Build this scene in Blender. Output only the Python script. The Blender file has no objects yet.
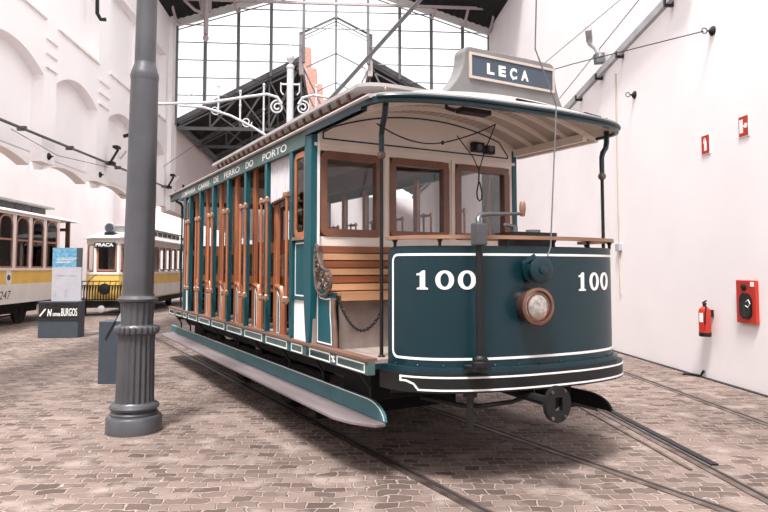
import bpy, bmesh, math, random
from mathutils import Vector, Matrix
random.seed(7)
PI = math.pi
C = bpy.context.scene.collection

# ------------------------------------------------------------------ helpers
def lin(c):
    return tuple(((v/255)/12.92 if v/255 <= 0.04045 else (((v/255)+0.055)/1.055)**2.4) for v in c)

def mat(name, rgb, rough=0.6, metal=0.0, var=0.10, scale=6.0, bump=0.0, bscale=40.0, spec=0.5, coat=0.0, rgb2=None, stretch=None):
    m = bpy.data.materials.new(name); m.use_nodes = True
    nt = m.node_tree; N = nt.nodes; L = nt.links
    b = N['Principled BSDF']
    c = lin(rgb)
    tc = N.new('ShaderNodeTexCoord'); mp = N.new('ShaderNodeMapping')
    L.new(tc.outputs['Object'], mp.inputs[0])
    if stretch: mp.inputs['Scale'].default_value = stretch
    n = N.new('ShaderNodeTexNoise'); n.inputs['Scale'].default_value = scale; n.inputs['Detail'].default_value = 6
    L.new(mp.outputs[0], n.inputs['Vector'])
    cr = N.new('ShaderNodeValToRGB')
    c2 = lin(rgb2) if rgb2 else tuple(v*(1-var*2) for v in c)
    cr.color_ramp.elements[0].position = 0.32; cr.color_ramp.elements[0].color = (*c2, 1)
    cr.color_ramp.elements[1].position = 0.68; cr.color_ramp.elements[1].color = (*[min(1, v*(1+var*.4)) for v in c], 1)
    L.new(n.outputs['Fac'], cr.inputs[0]); L.new(cr.outputs[0], b.inputs['Base Color'])
    b.inputs['Roughness'].default_value = rough; b.inputs['Metallic'].default_value = metal
    b.inputs['Specular IOR Level'].default_value = spec
    if coat: b.inputs['Coat Weight'].default_value = coat; b.inputs['Coat Roughness'].default_value = 0.15
    if bump:
        n2 = N.new('ShaderNodeTexNoise'); n2.inputs['Scale'].default_value = bscale; n2.inputs['Detail'].default_value = 5
        L.new(mp.outputs[0], n2.inputs['Vector'])
        bp = N.new('ShaderNodeBump'); bp.inputs['Strength'].default_value = bump; bp.inputs['Distance'].default_value = 0.01
        L.new(n2.outputs['Fac'], bp.inputs['Height']); L.new(bp.outputs[0], b.inputs['Normal'])
    return m

def glass_mat(name, tint=(246, 248, 249), refl=0.04):
    m = bpy.data.materials.new(name); m.use_nodes = True
    nt = m.node_tree; N = nt.nodes; L = nt.links
    N.remove(N['Principled BSDF'])
    out = N['Material Output']
    tr = N.new('ShaderNodeBsdfTransparent'); tr.inputs[0].default_value = (*lin(tint), 1)
    gl = N.new('ShaderNodeBsdfGlossy'); gl.inputs['Roughness'].default_value = 0.03
    fr = N.new('ShaderNodeFresnel'); fr.inputs['IOR'].default_value = 1.45
    ad = N.new('ShaderNodeMath'); ad.operation = 'ADD'; ad.inputs[1].default_value = refl - 0.04
    mx = N.new('ShaderNodeMixShader')
    L.new(fr.outputs[0], ad.inputs[0]); L.new(ad.outputs[0], mx.inputs[0])
    L.new(tr.outputs[0], mx.inputs[1]); L.new(gl.outputs[0], mx.inputs[2]); L.new(mx.outputs[0], out.inputs[0])
    return m

class MB:
    def __init__(s): s.v = []; s.f = []
    def add(s, vs, fs):
        o = len(s.v); s.v += [tuple(v) for v in vs]; s.f += [tuple(i+o for i in f) for f in fs]; return s
    def bx(s, x0, x1, y0, y1, z0, z1):
        return s.add([(x0,y0,z0),(x1,y0,z0),(x1,y1,z0),(x0,y1,z0),(x0,y0,z1),(x1,y0,z1),(x1,y1,z1),(x0,y1,z1)],
              [(0,3,2,1),(4,5,6,7),(0,1,5,4),(1,2,6,5),(2,3,7,6),(3,0,4,7)])
    def hexa(s, q0, q1):      # two matching quads -> solid
        return s.add(list(q0)+list(q1), [(0,3,2,1),(4,5,6,7),(0,1,5,4),(1,2,6,5),(2,3,7,6),(3,0,4,7)])
    def bar(s, p0, p1, w, h, up=(0,0,1)):
        p0 = Vector(p0); p1 = Vector(p1); d = (p1-p0).normalized(); up = Vector(up)
        if abs(d.dot(up)) > .98: up = Vector((0,1,0))
        r = d.cross(up).normalized(); u = r.cross(d)
        q = [(-w/2,-h/2),(w/2,-h/2),(w/2,h/2),(-w/2,h/2)]
        return s.hexa([p0+r*a+u*b for a,b in q], [p1+r*a+u*b for a,b in q])
    def tube(s, pts, r, n=8, closed=False):
        pts = [Vector(p) for p in pts]; m = len(pts)
        rs = r if isinstance(r, (list, tuple)) else [r]*m
        prev = None; rings = []
        for i, p in enumerate(pts):
            if closed: t = pts[(i+1) % m]-pts[i-1]
            else: t = pts[min(i+1, m-1)]-pts[max(i-1, 0)]
            t = t.normalized() if t.length > 1e-9 else Vector((0,0,1))
            if prev is None:
                a = Vector((0,0,1)) if abs(t.z) < .9 else Vector((1,0,0))
                u = (a - t*a.dot(t)).normalized()
            else: u = (prev - t*prev.dot(t)).normalized()
            prev = u; w = t.cross(u)
            rings.append([p+(u*math.cos(2*PI*k/n)+w*math.sin(2*PI*k/n))*rs[i] for k in range(n)])
        vs = [v for rg in rings for v in rg]; fs = []
        for i in range(m if closed else m-1):
            j = (i+1) % m
            for k in range(n): fs.append((i*n+k, i*n+(k+1) % n, j*n+(k+1) % n, j*n+k))
        if not closed: fs += [tuple(range(n-1,-1,-1)), tuple(range((m-1)*n, m*n))]
        return s.add(vs, fs)
    def lathe(s, prof, c=(0,0,0), n=24, axis=(0,0,1), flute=0, fd=0.0):
        c = Vector(c); ax = Vector(axis).normalized(); a = Vector((0,0,1)) if abs(ax.z) < .9 else Vector((1,0,0))
        u = (a-ax*a.dot(ax)).normalized(); w = ax.cross(u); vs = []; fs = []
        for r, z in prof:
            for k in range(n):
                th = 2*PI*k/n
                rr = r*(1-(fd*(.5+.5*math.cos(th*flute)) if flute else 0))
                vs.append(c+ax*z+(u*math.cos(th)+w*math.sin(th))*rr)
        m = len(prof)
        for i in range(m-1):
            for k in range(n): fs.append((i*n+k, i*n+(k+1) % n, (i+1)*n+(k+1) % n, (i+1)*n+k))
        fs += [tuple(range(n-1,-1,-1)), tuple(range((m-1)*n, m*n))]
        return s.add(vs, fs)
    def prism(s, pts, f0, f1):    # pts 2D; f0,f1 map (p,q)->3D for both faces
        n = len(pts); vs = [f0(*p) for p in pts]+[f1(*p) for p in pts]
        fs = [tuple(range(n-1,-1,-1)), tuple(range(n, 2*n))]+[(i, (i+1) % n, n+(i+1) % n, n+i) for i in range(n)]
        return s.add(vs, fs)
    def grid_solid(s, top, bot):  # two equally sized grids of points joined into a solid
        R = len(top); K = len(top[0]); vs = [p for r in top for p in r]+[p for r in bot for p in r]; o = R*K; fs = []
        for i in range(R-1):
            for j in range(K-1):
                a = i*K+j; fs += [(a, a+1, a+K+1, a+K), (o+a, o+a+K, o+a+K+1, o+a+1)]
        for j in range(K-1): fs += [(j, o+j, o+j+1, j+1), ((R-1)*K+j, (R-1)*K+j+1, o+(R-1)*K+j+1, o+(R-1)*K+j)]
        for i in range(R-1): fs += [(i*K, (i+1)*K, o+(i+1)*K, o+i*K), (i*K+K-1, o+i*K+K-1, o+(i+1)*K+K-1, (i+1)*K+K-1)]
        return s.add(vs, fs)
    def build(s, name, m, parent=None, off=(0,0,0), smooth=False, bevel=0, split=35):
        me = bpy.data.meshes.new(name)
        me.from_pydata([(v[0]-off[0], v[1]-off[1], v[2]-off[2]) for v in s.v], [], s.f)
        bm = bmesh.new(); bm.from_mesh(me); bmesh.ops.recalc_face_normals(bm, faces=bm.faces)
        if smooth:
            for f in bm.faces: f.smooth = True
            for e in bm.edges:
                if len(e.link_faces) == 2 and e.calc_face_angle(0) > math.radians(split): e.smooth = False
        bm.to_mesh(me); bm.free(); me.materials.append(m)
        o = bpy.data.objects.new(name, me); C.objects.link(o)
        if parent: o.parent = parent
        if bevel:
            md = o.modifiers.new('bev', 'BEVEL'); md.width = bevel; md.segments = 2; md.limit_method = 'ANGLE'; md.angle_limit = math.radians(40)
        return o

def tag(o, label=None, cat=None, group=None, kind=None):
    if label: o['label'] = label
    if cat: o['category'] = cat
    if group: o['group'] = group
    if kind: o['kind'] = kind
    return o
def empty(name, loc=(0,0,0), rz=0, label=None, cat=None, group=None):
    o = bpy.data.objects.new(name, None); o.empty_display_size = .2; C.objects.link(o)
    o.location = loc; o.rotation_euler = (0,0,rz)
    return tag(o, label, cat, group)
def struct(o): o['kind'] = 'structure'; return o
def copy_part(o, parent, loc=(0,0,0)):
    c = o.copy(); C.objects.link(c); c.parent = parent
    c.location = (o.location[0]+loc[0], o.location[1]+loc[1], o.location[2]+loc[2])
    for ch in list(o.children):
        g = ch.copy(); C.objects.link(g); g.parent = c
    return c
def copy_tree(o, loc, rz=0):
    c = o.copy(); C.objects.link(c); c.location = loc; c.rotation_euler = (0,0,rz)
    for ch in list(o.children): copy_part(ch, c)
    return c

def text_geo(txt, bold=0.0, spacing=1.0, shear=0.0):
    cu = bpy.data.curves.new('t', 'FONT'); cu.body = txt; cu.size = 1; cu.offset = bold; cu.space_character = spacing; cu.shear = shear
    o = bpy.data.objects.new('t', cu); C.objects.link(o)
    bpy.context.view_layer.update()
    dg = bpy.context.evaluated_depsgraph_get(); me = bpy.data.meshes.new_from_object(o.evaluated_get(dg))
    vs = [tuple(v.co) for v in me.vertices]; fs = [tuple(p.vertices) for p in me.polygons]
    bpy.data.objects.remove(o); bpy.data.curves.remove(cu); bpy.data.meshes.remove(me)
    x0 = min(v[0] for v in vs); x1 = max(v[0] for v in vs); y0 = min(v[1] for v in vs); y1 = max(v[1] for v in vs)
    return [((v[0]-x0)/(x1-x0), (v[1]-y0)/(y1-y0)) for v in vs], fs
def text_obj(txt, f, name, m, parent, off=(0,0,0), **k):   # f maps unit square (u,v) -> 3D
    vs, fs = text_geo(txt, **k)
    b = MB(); b.add([f(*v) for v in vs], fs)
    return b.build(name, m, parent, off)

def arc(cx, cy, r, a0, a1, n):
    return [(cx+r*math.cos(a0+(a1-a0)*i/n), cy+r*math.sin(a0+(a1-a0)*i/n)) for i in range(n+1)]
def rrect(x0, x1, y0, y1, r, n=5):
    return arc(x1-r, y1-r, r, 0, PI/2, n)+arc(x0+r, y1-r, r, PI/2, PI, n)+arc(x0+r, y0+r, r, PI, 1.5*PI, n)+arc(x1-r, y0+r, r, 1.5*PI, 2*PI, n)
def ribbon(b, path, w, f, t=.004, closed=True):
    """flat raised line of width w along a 2D path; f(p,q,h)->3D with h = height off the surface"""
    n = len(path); P = [Vector(p) for p in path]; A = []; B = []
    for i in range(n):
        if closed: d0 = P[i]-P[i-1]; d1 = P[(i+1) % n]-P[i]
        else: d0 = P[i]-P[max(i-1,0)]; d1 = P[min(i+1,n-1)]-P[i]
        if d0.length < 1e-9: d0 = d1
        if d1.length < 1e-9: d1 = d0
        d0 = d0.normalized(); d1 = d1.normalized(); t_ = (d0+d1)
        t_ = t_.normalized() if t_.length > 1e-6 else d0
        nn = Vector((-t_.y, t_.x)); k = 1/max(.5, nn.dot(Vector((-d0.y, d0.x))))
        A.append(P[i]+nn*w/2*k); B.append(P[i]-nn*w/2*k)
    for i in range(n if closed else n-1):
        j = (i+1) % n
        b.hexa([f(*A[i],0), f(*A[j],0), f(*B[j],0), f(*B[i],0)], [f(*A[i],t), f(*A[j],t), f(*B[j],t), f(*B[i],t)])
def dense(path, step=.08, closed=True):
    out = []; n = len(path)
    for i in range(n if closed else n-1):
        a = path[i]; c = path[(i+1) % n]; L_ = math.hypot(c[0]-a[0], c[1]-a[1]); k = max(1, int(L_/step))
        for j in range(k): out.append((a[0]+(c[0]-a[0])*j/k, a[1]+(c[1]-a[1])*j/k))
    if not closed: out.append(path[-1])
    return out

# ------------------------------------------------------------------ materials
M = {}
M['plaster'] = mat('plaster', (240, 233, 234), .85, var=.025, scale=.8, bump=.15, bscale=6)
M['plaster_left'] = mat('plaster_left', (253, 249, 250), .85, var=.02, scale=.8, bump=.15, bscale=6)  # lightened copy of plaster: colour stands in for sun this wall lacks
M['plaster_aisle'] = mat('plaster_aisle', (246, 240, 241), .85, var=.03, scale=.8)  # plaster with brightness added in its colour, as no sun reaches the aisle
M['plaster_old'] = mat('plaster_old', (238, 226, 226), .9, var=.03, scale=.5, bump=.3, bscale=4)
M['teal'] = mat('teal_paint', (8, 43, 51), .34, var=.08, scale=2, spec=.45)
M['teal_side_lit'] = mat('teal_side_lit_paint', (14, 80, 90), .38, var=.07, scale=3, spec=.45)  # same teal as the front, lightened to carry light falling on the sides
M['teal_board'] = mat('teal_board_paint', (60, 104, 110), .5, var=.1, scale=4)
M['black'] = mat('black_iron', (20, 21, 23), .5, .2, var=.15, scale=8)
M['under'] = mat('black_underframe', (13, 12, 12), .9, 0, var=.15, scale=6)
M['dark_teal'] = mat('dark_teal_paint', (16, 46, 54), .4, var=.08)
M['white'] = mat('white_paint', (236, 234, 232), .5, var=.03)
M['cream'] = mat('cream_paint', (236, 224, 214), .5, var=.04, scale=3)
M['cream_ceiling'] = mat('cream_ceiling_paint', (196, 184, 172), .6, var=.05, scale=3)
M['canvas'] = mat('roof_canvas', (172, 166, 164), .85, var=.08, scale=3, bump=.2)
M['wood'] = mat('varnished_wood', (178, 110, 74), .38, var=.2, scale=5, rgb2=(138, 80, 50), stretch=(1,1,.12), coat=.3)
M['wood_h'] = mat('varnished_wood_across', (152, 92, 60), .4, var=.2, scale=5, rgb2=(116, 64, 42), stretch=(.12,1,1), coat=.3)
M['wood_light'] = mat('light_wood', (204, 160, 122), .42, var=.15, scale=6, rgb2=(172, 126, 92), stretch=(.12,1,1), coat=.2)
M['wood_dark'] = mat('dark_wood', (92, 52, 38), .5, var=.2, scale=6, stretch=(1,.2,1))
M['wood_frame'] = mat('window_wood', (122, 76, 54), .4, var=.15, scale=6, coat=.3)
M['handrail'] = mat('worn_wood_rail', (150, 112, 88), .45, var=.2, scale=8, stretch=(.2,1,1))
M['brass'] = mat('worn_brass', (176, 140, 116), .4, .5, var=.15, scale=10)
M['nosing'] = mat('deck_nosing', (122, 90, 76), .6, var=.2, scale=8, stretch=(1,.1,1))
M['deck'] = mat('deck_boards', (158, 142, 134), .8, var=.15, scale=6, stretch=(1,.15,1))
M['step'] = mat('worn_step_board', (124, 112, 114), .75, var=.18, scale=5, stretch=(1,.12,1), rgb2=(92, 82, 84))
M['band'] = mat('panel_band_paint', (72, 96, 94), .5, var=.12, scale=6)
M['glass'] = glass_mat('window_glass')
M['iron_post'] = mat('grey_column_paint', (92, 92, 96), .36, .4, var=.10, scale=3, bump=.15, bscale=30)
M['steel'] = mat('rail_steel', (124, 112, 106), .45, .6, var=.25, scale=7, rgb2=(86, 68, 60))
M['groove'] = mat('rail_groove', (44, 36, 34), .9, var=.2)
M['copper'] = mat('copper_rim', (150, 112, 98), .3, .85, var=.15, scale=8)
M['lens'] = mat('lamp_lens', (196, 190, 184), .12, .6, var=.25, scale=30)
M['scroll_iron'] = mat('bench_iron', (120, 104, 96), .45, .5, var=.3, scale=20)
M['grey_iron'] = mat('grey_iron_paint', (108, 108, 112), .5, .3, var=.08)
M['mullion'] = mat('mullion_paint', (122, 120, 124), .5, .2, var=.08)
M['white_iron'] = mat('white_iron_paint', (196, 196, 198), .5, var=.05)
M['pink_iron'] = mat('pale_beam_paint', (190, 176, 178), .6, var=.06)
M['truss_iron'] = mat('truss_paint', (112, 112, 114), .55, .2, var=.1)
M['roof_dark'] = mat('dark_roof_sheet', (26, 25, 28), .85, var=.2, scale=1.5)
M['yellow'] = mat('yellow_paint', (236, 194, 100), .45, var=.06, scale=2)
M['tram_cream'] = mat('tram_cream_paint', (232, 226, 222), .5, var=.04, scale=2)
M['tram_wood'] = mat('tram_sash_wood', (168, 116, 96), .5, var=.15, scale=6)
M['tram_grey'] = mat('tram_roof_grey', (168, 166, 168), .7, var=.1)
M['tram_inside'] = mat('tram_inside', (104, 98, 96), .8, var=.2)
M['red'] = mat('red_enamel', (184, 48, 34), .4, var=.06)
M['slate'] = mat('slate_grey_panel', (58, 66, 74), .55, var=.06)
M['sign_panel'] = mat('blue_grey_sign', (66, 78, 92), .5, var=.04)
M['sign_case'] = mat('sign_case_grey', (122, 119, 119), .55, var=.07, scale=5)
M['blue_print'] = mat('blue_print', (108, 160, 184), .5, var=.2, scale=14, rgb2=(72, 124, 156))
M['pale_print'] = mat('pale_print', (172, 170, 177), .5, var=.04)
M['screen'] = mat('dark_glass_box', (40, 46, 48), .2, var=.3, scale=12)
M['cloth'] = mat('striped_blind', (206, 202, 206), .8, var=.06)
M['rope'] = mat('grey_rope', (150, 138, 132), .8, var=.1)
M['brick'] = mat('brick_red', (206, 150, 134), .9, var=.15)

def floor_mat():
    m = bpy.data.materials.new('cobblestones'); m.use_nodes = True
    nt = m.node_tree; N = nt.nodes; L = nt.links; b = N['Principled BSDF']
    tc = N.new('ShaderNodeTexCoord'); mp = N.new('ShaderNodeMapping'); L.new(tc.outputs['Object'], mp.inputs[0])
    mp.inputs['Rotation'].default_value = (0,0,.05)
    nz = N.new('ShaderNodeTexNoise'); nz.inputs['Scale'].default_value = 2.2; nz.inputs['Detail'].default_value = 3
    L.new(mp.outputs[0], nz.inputs['Vector'])
    nz2 = N.new('ShaderNodeTexNoise'); nz2.inputs['Scale'].default_value = 11; nz2.inputs['Detail'].default_value = 2
    L.new(mp.outputs[0], nz2.inputs['Vector'])
    def warp(src, nn, amt):
        s1 = N.new('ShaderNodeVectorMath'); s1.operation = 'SUBTRACT'; s1.inputs[1].default_value = (.5,.5,.5); L.new(nn.outputs['Color'], s1.inputs[0])
        s2 = N.new('ShaderNodeVectorMath'); s2.operation = 'SCALE'; s2.inputs['Scale'].default_value = amt; L.new(s1.outputs[0], s2.inputs[0])
        s3 = N.new('ShaderNodeVectorMath'); s3.operation = 'ADD'; L.new(src, s3.inputs[0]); L.new(s2.outputs[0], s3.inputs[1]); return s3.outputs[0]
    v = warp(mp.outputs[0], nz, .20); v = warp(v, nz2, .06)
    br = N.new('ShaderNodeTexBrick'); L.new(v, br.inputs['Vector'])
    br.inputs['Scale'].default_value = 1.0; br.inputs['Brick Width'].default_value = .155; br.inputs['Row Height'].default_value = .108
    br.inputs['Mortar Size'].default_value = .010; br.inputs['Mortar Smooth'].default_value = .6; br.inputs['Bias'].default_value = 0
    br.inputs['Color1'].default_value = (*lin((132, 115, 108)), 1); br.inputs['Color2'].default_value = (*lin((84, 71, 66)), 1)
    br.inputs['Mortar'].default_value = (*lin((156, 142, 134)), 1)
    big = N.new('ShaderNodeTexNoise'); big.inputs['Scale'].default_value = .55; big.inputs['Detail'].default_value = 5
    L.new(tc.outputs['Object'], big.inputs['Vector'])
    r1 = N.new('ShaderNodeValToRGB'); r1.color_ramp.elements[0].position = .35; r1.color_ramp.elements[0].color = (.80,.77,.76,1)
    r1.color_ramp.elements[1].position = .66; r1.color_ramp.elements[1].color = (1.12,1.10,1.08,1); L.new(big.outputs['Fac'], r1.inputs[0])
    mx = N.new('ShaderNodeMix'); mx.data_type = 'RGBA'; mx.blend_type = 'MULTIPLY'; mx.inputs['Factor'].default_value = 1
    L.new(br.outputs['Color'], mx.inputs['A']); L.new(r1.outputs[0], mx.inputs['B'])
    sm = N.new('ShaderNodeTexNoise'); sm.inputs['Scale'].default_value = 3.2; sm.inputs['Detail'].default_value = 6; L.new(tc.outputs['Object'], sm.inputs['Vector'])
    r2 = N.new('ShaderNodeValToRGB'); r2.color_ramp.elements[0].position = .52; r2.color_ramp.elements[0].color = (0,0,0,1)
    r2.color_ramp.elements[1].position = .74; r2.color_ramp.elements[1].color = (.75,.75,.75,1); L.new(sm.outputs['Fac'], r2.inputs[0])
    mx2 = N.new('ShaderNodeMix'); mx2.data_type = 'RGBA'; L.new(r2.outputs[0], mx2.inputs['Factor']); L.new(mx.outputs['Result'], mx2.inputs['A'])
    mx2.inputs['B'].default_value = (*lin((164, 149, 141)), 1)
    L.new(mx2.outputs['Result'], b.inputs['Base Color']); b.inputs['Roughness'].default_value = .8
    b.inputs['Specular IOR Level'].default_value = .3
    bp = N.new('ShaderNodeBump'); bp.invert = True; bp.inputs['Strength'].default_value = .9; bp.inputs['Distance'].default_value = .025
    L.new(br.outputs['Fac'], bp.inputs['Height'])
    fn = N.new('ShaderNodeTexNoise'); fn.inputs['Scale'].default_value = 30; fn.inputs['Detail'].default_value = 4; L.new(tc.outputs['Object'], fn.inputs['Vector'])
    bp2 = N.new('ShaderNodeBump'); bp2.inputs['Strength'].default_value = .35; bp2.inputs['Distance'].default_value = .012
    L.new(fn.outputs['Fac'], bp2.inputs['Height']); L.new(bp.outputs[0], bp2.inputs['Normal']); L.new(bp2.outputs[0], b.inputs['Normal'])
    return m
M['cobble'] = floor_mat()

# ------------------------------------------------------------------ camera
psi = math.radians(-4.4262); THT = math.radians(25.132)
cam_d = bpy.data.cameras.new('camera'); cam = bpy.data.objects.new('camera', cam_d); C.objects.link(cam)
cam.location = (0,0,1.6); cam.rotation_euler = (PI/2+math.atan(36/632), 0, psi)
cam_d.sensor_width = 36; cam_d.lens = 36*632/768; cam_d.shift_y = -24/768; cam_d.clip_end = 300
bpy.context.scene.camera = cam

# ------------------------------------------------------------------ the hall
struct(MB().bx(-14.5, 5.7, -3, 46, -.2, 0).build('floor', M['cobble']))
struct(MB().bx(5.4, 5.75, -1, 21.9, 0, 10.4).build('wall_right', M['plaster']))
# left: an upper wall with blind arches carried on a long lintel, open below to the aisle with the yellow trams
w = MB(); X0 = -5.55; XB = -5.77; XR = -6.0
bays = [(3.9,6.4),(6.95,9.4),(9.9,12.33),(12.88,15.05),(15.78,18.2),(18.9,20.9)]
ys = [2.5]
w.bx(XR, XB, 2.5, 9.6, 3.79, 6.9); w.bx(XR, XB, 9.6, 21.9, 3.79, 10.4)
def arch_z(t, s, c): return s+(c-s)*(1-(2*t-1)**2)
edges = [2.5]+[v for b in bays for v in b]+[21.9]
for i in range(0, len(edges), 2): w.bx(XB, X0, edges[i], edges[i+1], 3.62, 10.4 if edges[i] > 9.3 else 6.9)     # piers
for y0, y1 in bays:
    n = 14
    for k in range(n):
        t0 = k/n; t1 = (k+1)/n; a = y0+(y1-y0)*t0; c = y0+(y1-y0)*t1
        # spandrel above the arch up to the sill of the upper recess
        w.hexa([(XB,a,arch_z(t0,5.28,5.60)),(X0,a,arch_z(t0,5.28,5.60)),(X0,c,arch_z(t1,5.28,5.60)),(XB,c,arch_z(t1,5.28,5.60))],
               [(XB,a,6.40),(X0,a,6.40),(X0,c,6.40),(XB,c,6.40)])
        # shallow segmental head of the opening below
        w.hexa([(XR,a,arch_z(t0,3.54,3.72)),(XB,a,arch_z(t0,3.54,3.72)),(XB,c,arch_z(t1,3.54,3.72)),(XR,c,arch_z(t1,3.54,3.72))],
               [(XR,a,3.80),(XB,a,3.80),(XB,c,3.80),(XR,c,3.80)])
    if y0 > 9.5: w.bx(XB, X0, y0, y1, 8.6, 10.4)
    w.bx(X0, X0+.05, y0-.02, y1+.02, 6.36, 6.42)
for i in range(2, len(edges)-1, 2):
    y = edges[i-1] if i else 0
for (a, c) in [(6.4,6.95),(9.4,9.9),(12.33,12.88),(15.05,15.78),(18.2,18.9)]:
    for z in (5.45, 5.72, 6.0): w.bx(X0, X0+.04, a+.04, c-.02, z, z+.06)
w.bx(X0, X0+.12, 21.2, 21.88, 3.5, 10.4)                                                # end pilaster
struct(w.build('wall_left', M['plaster_left']))
struct(MB().bx(-13.9, -13.6, 3, 46, 0, 9).build('wall_aisle', M['plaster_aisle']))
struct(MB().bx(-13.6, -5.9, 40, 40.3, 0, 9).build('wall_aisle_end', M['plaster']))
struct(MB().bx(-5.9, -5.5, 21.9, 44, 3.5, 6.5).build('wall_far_left', M['plaster_old']))
struct(MB().bx(5.4, 5.75, 21.9, 44, 0, 6.5).build('wall_far_right', M['plaster_old']))
struct(MB().bx(-5.4, 5.4, 43.6, 43.9, 0, 6.5).build('wall_far_end', M['plaster_old']))
struct(MB().bx(5.34, 5.4, 0, 21.7, 0, .012).build('baseboard_right', M['groove']))

# main roof near the glazed gable (its corrugated underside), open skylight towards the camera
def corr_roof(x0, z0, x1, z1, y0, y1, step, amp, th):
    b = MB(); n = int(abs(x1-x0)/step); top = []; bot = []
    for i in range(n+1):
        t = i/n; x = x0+(x1-x0)*t; z = z0+(z1-z0)*t + (amp if i % 2 else 0)
        bot.append([(x,y0,z),(x,y1,z)]); top.append([(x,y0,z+th),(x,y1,z+th)])
    b.grid_solid(top, bot); return b
EZ = 9.95; RS = .325
struct(corr_roof(-5.6, EZ, -1.6, EZ+4.0*RS, 17.2, 21.95, .11, .035, .05).build('ceiling', M['roof_dark']))
struct(corr_roof(5.6, EZ, 1.6, EZ+4.0*RS, 17.2, 21.95, .11, .035, .05).build('ceiling', M['roof_dark']))
struct(corr_roof(-5.5, 6.50, -1.2, 8.86, 21.85, 43, .16, .04, .05).build('ceiling', M['roof_dark']))
struct(corr_roof(5.5, 6.50, 1.2, 8.86, 21.85, 43, .16, .04, .05).build('ceiling', M['roof_dark']))

# glazed gable window
win = empty('window_1', (0,21.7,7)); struct(win); WO = (0,21.7,7)
def gz(x): return EZ + (5.5-abs(x))*RS - .12
def lz(x):       # top of lower roof / lantern at the plane of the gable
    ax = abs(x)
    return 6.55+(5.4-ax)*.548 if ax > 1.2 else 9.77+(1.2-ax)*.5
for i in range(-5, 6):
    x = i*1.115
    if abs(i) == 5: x = math.copysign(5.42, i)
    MB().bx(x-.05, x+.05, 21.6, 21.72, lz(x)-.1 if i not in (-1,1) else 8.7, gz(x)).build('mullion', M['mullion'], win, WO)
for k in range(8):
    z = 7.47+.612*k
    # split where lower roof or lantern stands in front
    segs = []
    xe = 5.4 if z < EZ-.1 else 5.5-(z-EZ+.12)/RS
    if z < 8.8: xi = 5.4-(z-6.55)/.548; segs = [(-xe,-xi),(xi,xe)]
    elif z < 9.75: segs = [(-xe,-1.2),(1.2,xe)]
    else: segs = [(-xe,xe)]
    for a, c in segs:
        if c-a > .2: MB().bx(a, c, 21.63, 21.68, z-.012, z+.012).build('glazing_bar', M['tram_grey'], win, WO)
for s in (-1, 1):
    MB().bar((s*5.4,21.55,gz(5.4)+.12),(0,21.55,gz(0)+.12),.36,.1,(0,1,0)).build('verge_board', M['white'], win, WO)
    MB().bar((s*5.4,21.62,gz(5.4)-.15),(0,21.62,gz(0)-.15),.03,.03).build('glazing_bar', M['grey_iron'], win, WO)
pane = MB()
for s in (-1,1): pane.add([(s*5.38,21.7,6.7),(s*5.38,21.7,gz(5.4)),(0,21.7,gz(0)),(0,21.7,10.4),(s*1.2,21.7,9.77),(s*1.2,21.7,8.9)],[(0,1,2,3,4,5)])
pane.build('pane', M['glass'], win, WO)
# ridge lantern of the lower roof
lan = empty('window_2', (0,21.8,8.8)); struct(lan); LO = (0,21.8,8.8)
for s in (-1,1):
    MB().bx(s*1.2-.08, s*1.2+.08, 21.72, 21.9, 8.3, 9.8).build('lantern_post', M['pink_iron'], lan, LO)
    for dz, t in ((0,.06),(-.14,.03),(-.26,.02)):
        MB().bar((s*1.2,21.75,9.77+dz),(0,21.75,10.37+dz),t,t).build('lantern_rafter', M['grey_iron'], lan, LO)
    for y in range(25, 43, 4):
        MB().bar((s*1.2,y,9.6),(0,y,10.2),.04,.04).build('lantern_rafter', M['grey_iron'], lan, LO)
        MB().bx(s*1.2-.03, s*1.2+.03, y-.03, y+.03, 8.85, 9.6).build('lantern_post', M['pink_iron'], lan, LO)
MB().bar((0,21.8,10.33),(0,43,10.25),.06,.06).build('ridge_bar', M['grey_iron'], lan, LO)
for s in (-1,1): MB().bar((s*1.2,21.9,8.86),(s*1.2,43,8.86),.08,.12).build('lantern_kerb', M['pink_iron'], lan, LO)

# tie beam and roof brackets of the main roof
tb = empty('tie_beam', (0,20.3,10.24), label='pale horizontal tie beam spanning the hall just below the top of the picture', cat='beam')
MB().bx(-5.38, 5.38, 20.26, 20.34, 10.20, 10.28).build('beam', M['pink_iron'], tb, (0,20.3,10.24))
for i in (-5,-4,-3,3,4,5):
    x = i*1.098
    if abs(i) == 5: x = math.copysign(5.3, i)
    pts = [(x, 20.36+1.3*t, 10.24+(gz(x)-10.19)*t - .25*math.sin(PI*t)) for t in [k/6 for k in range(7)]]
    MB().tube(pts, .045, 6).build('brace', M['pink_iron'], tb, (0,20.3,10.24))
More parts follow.
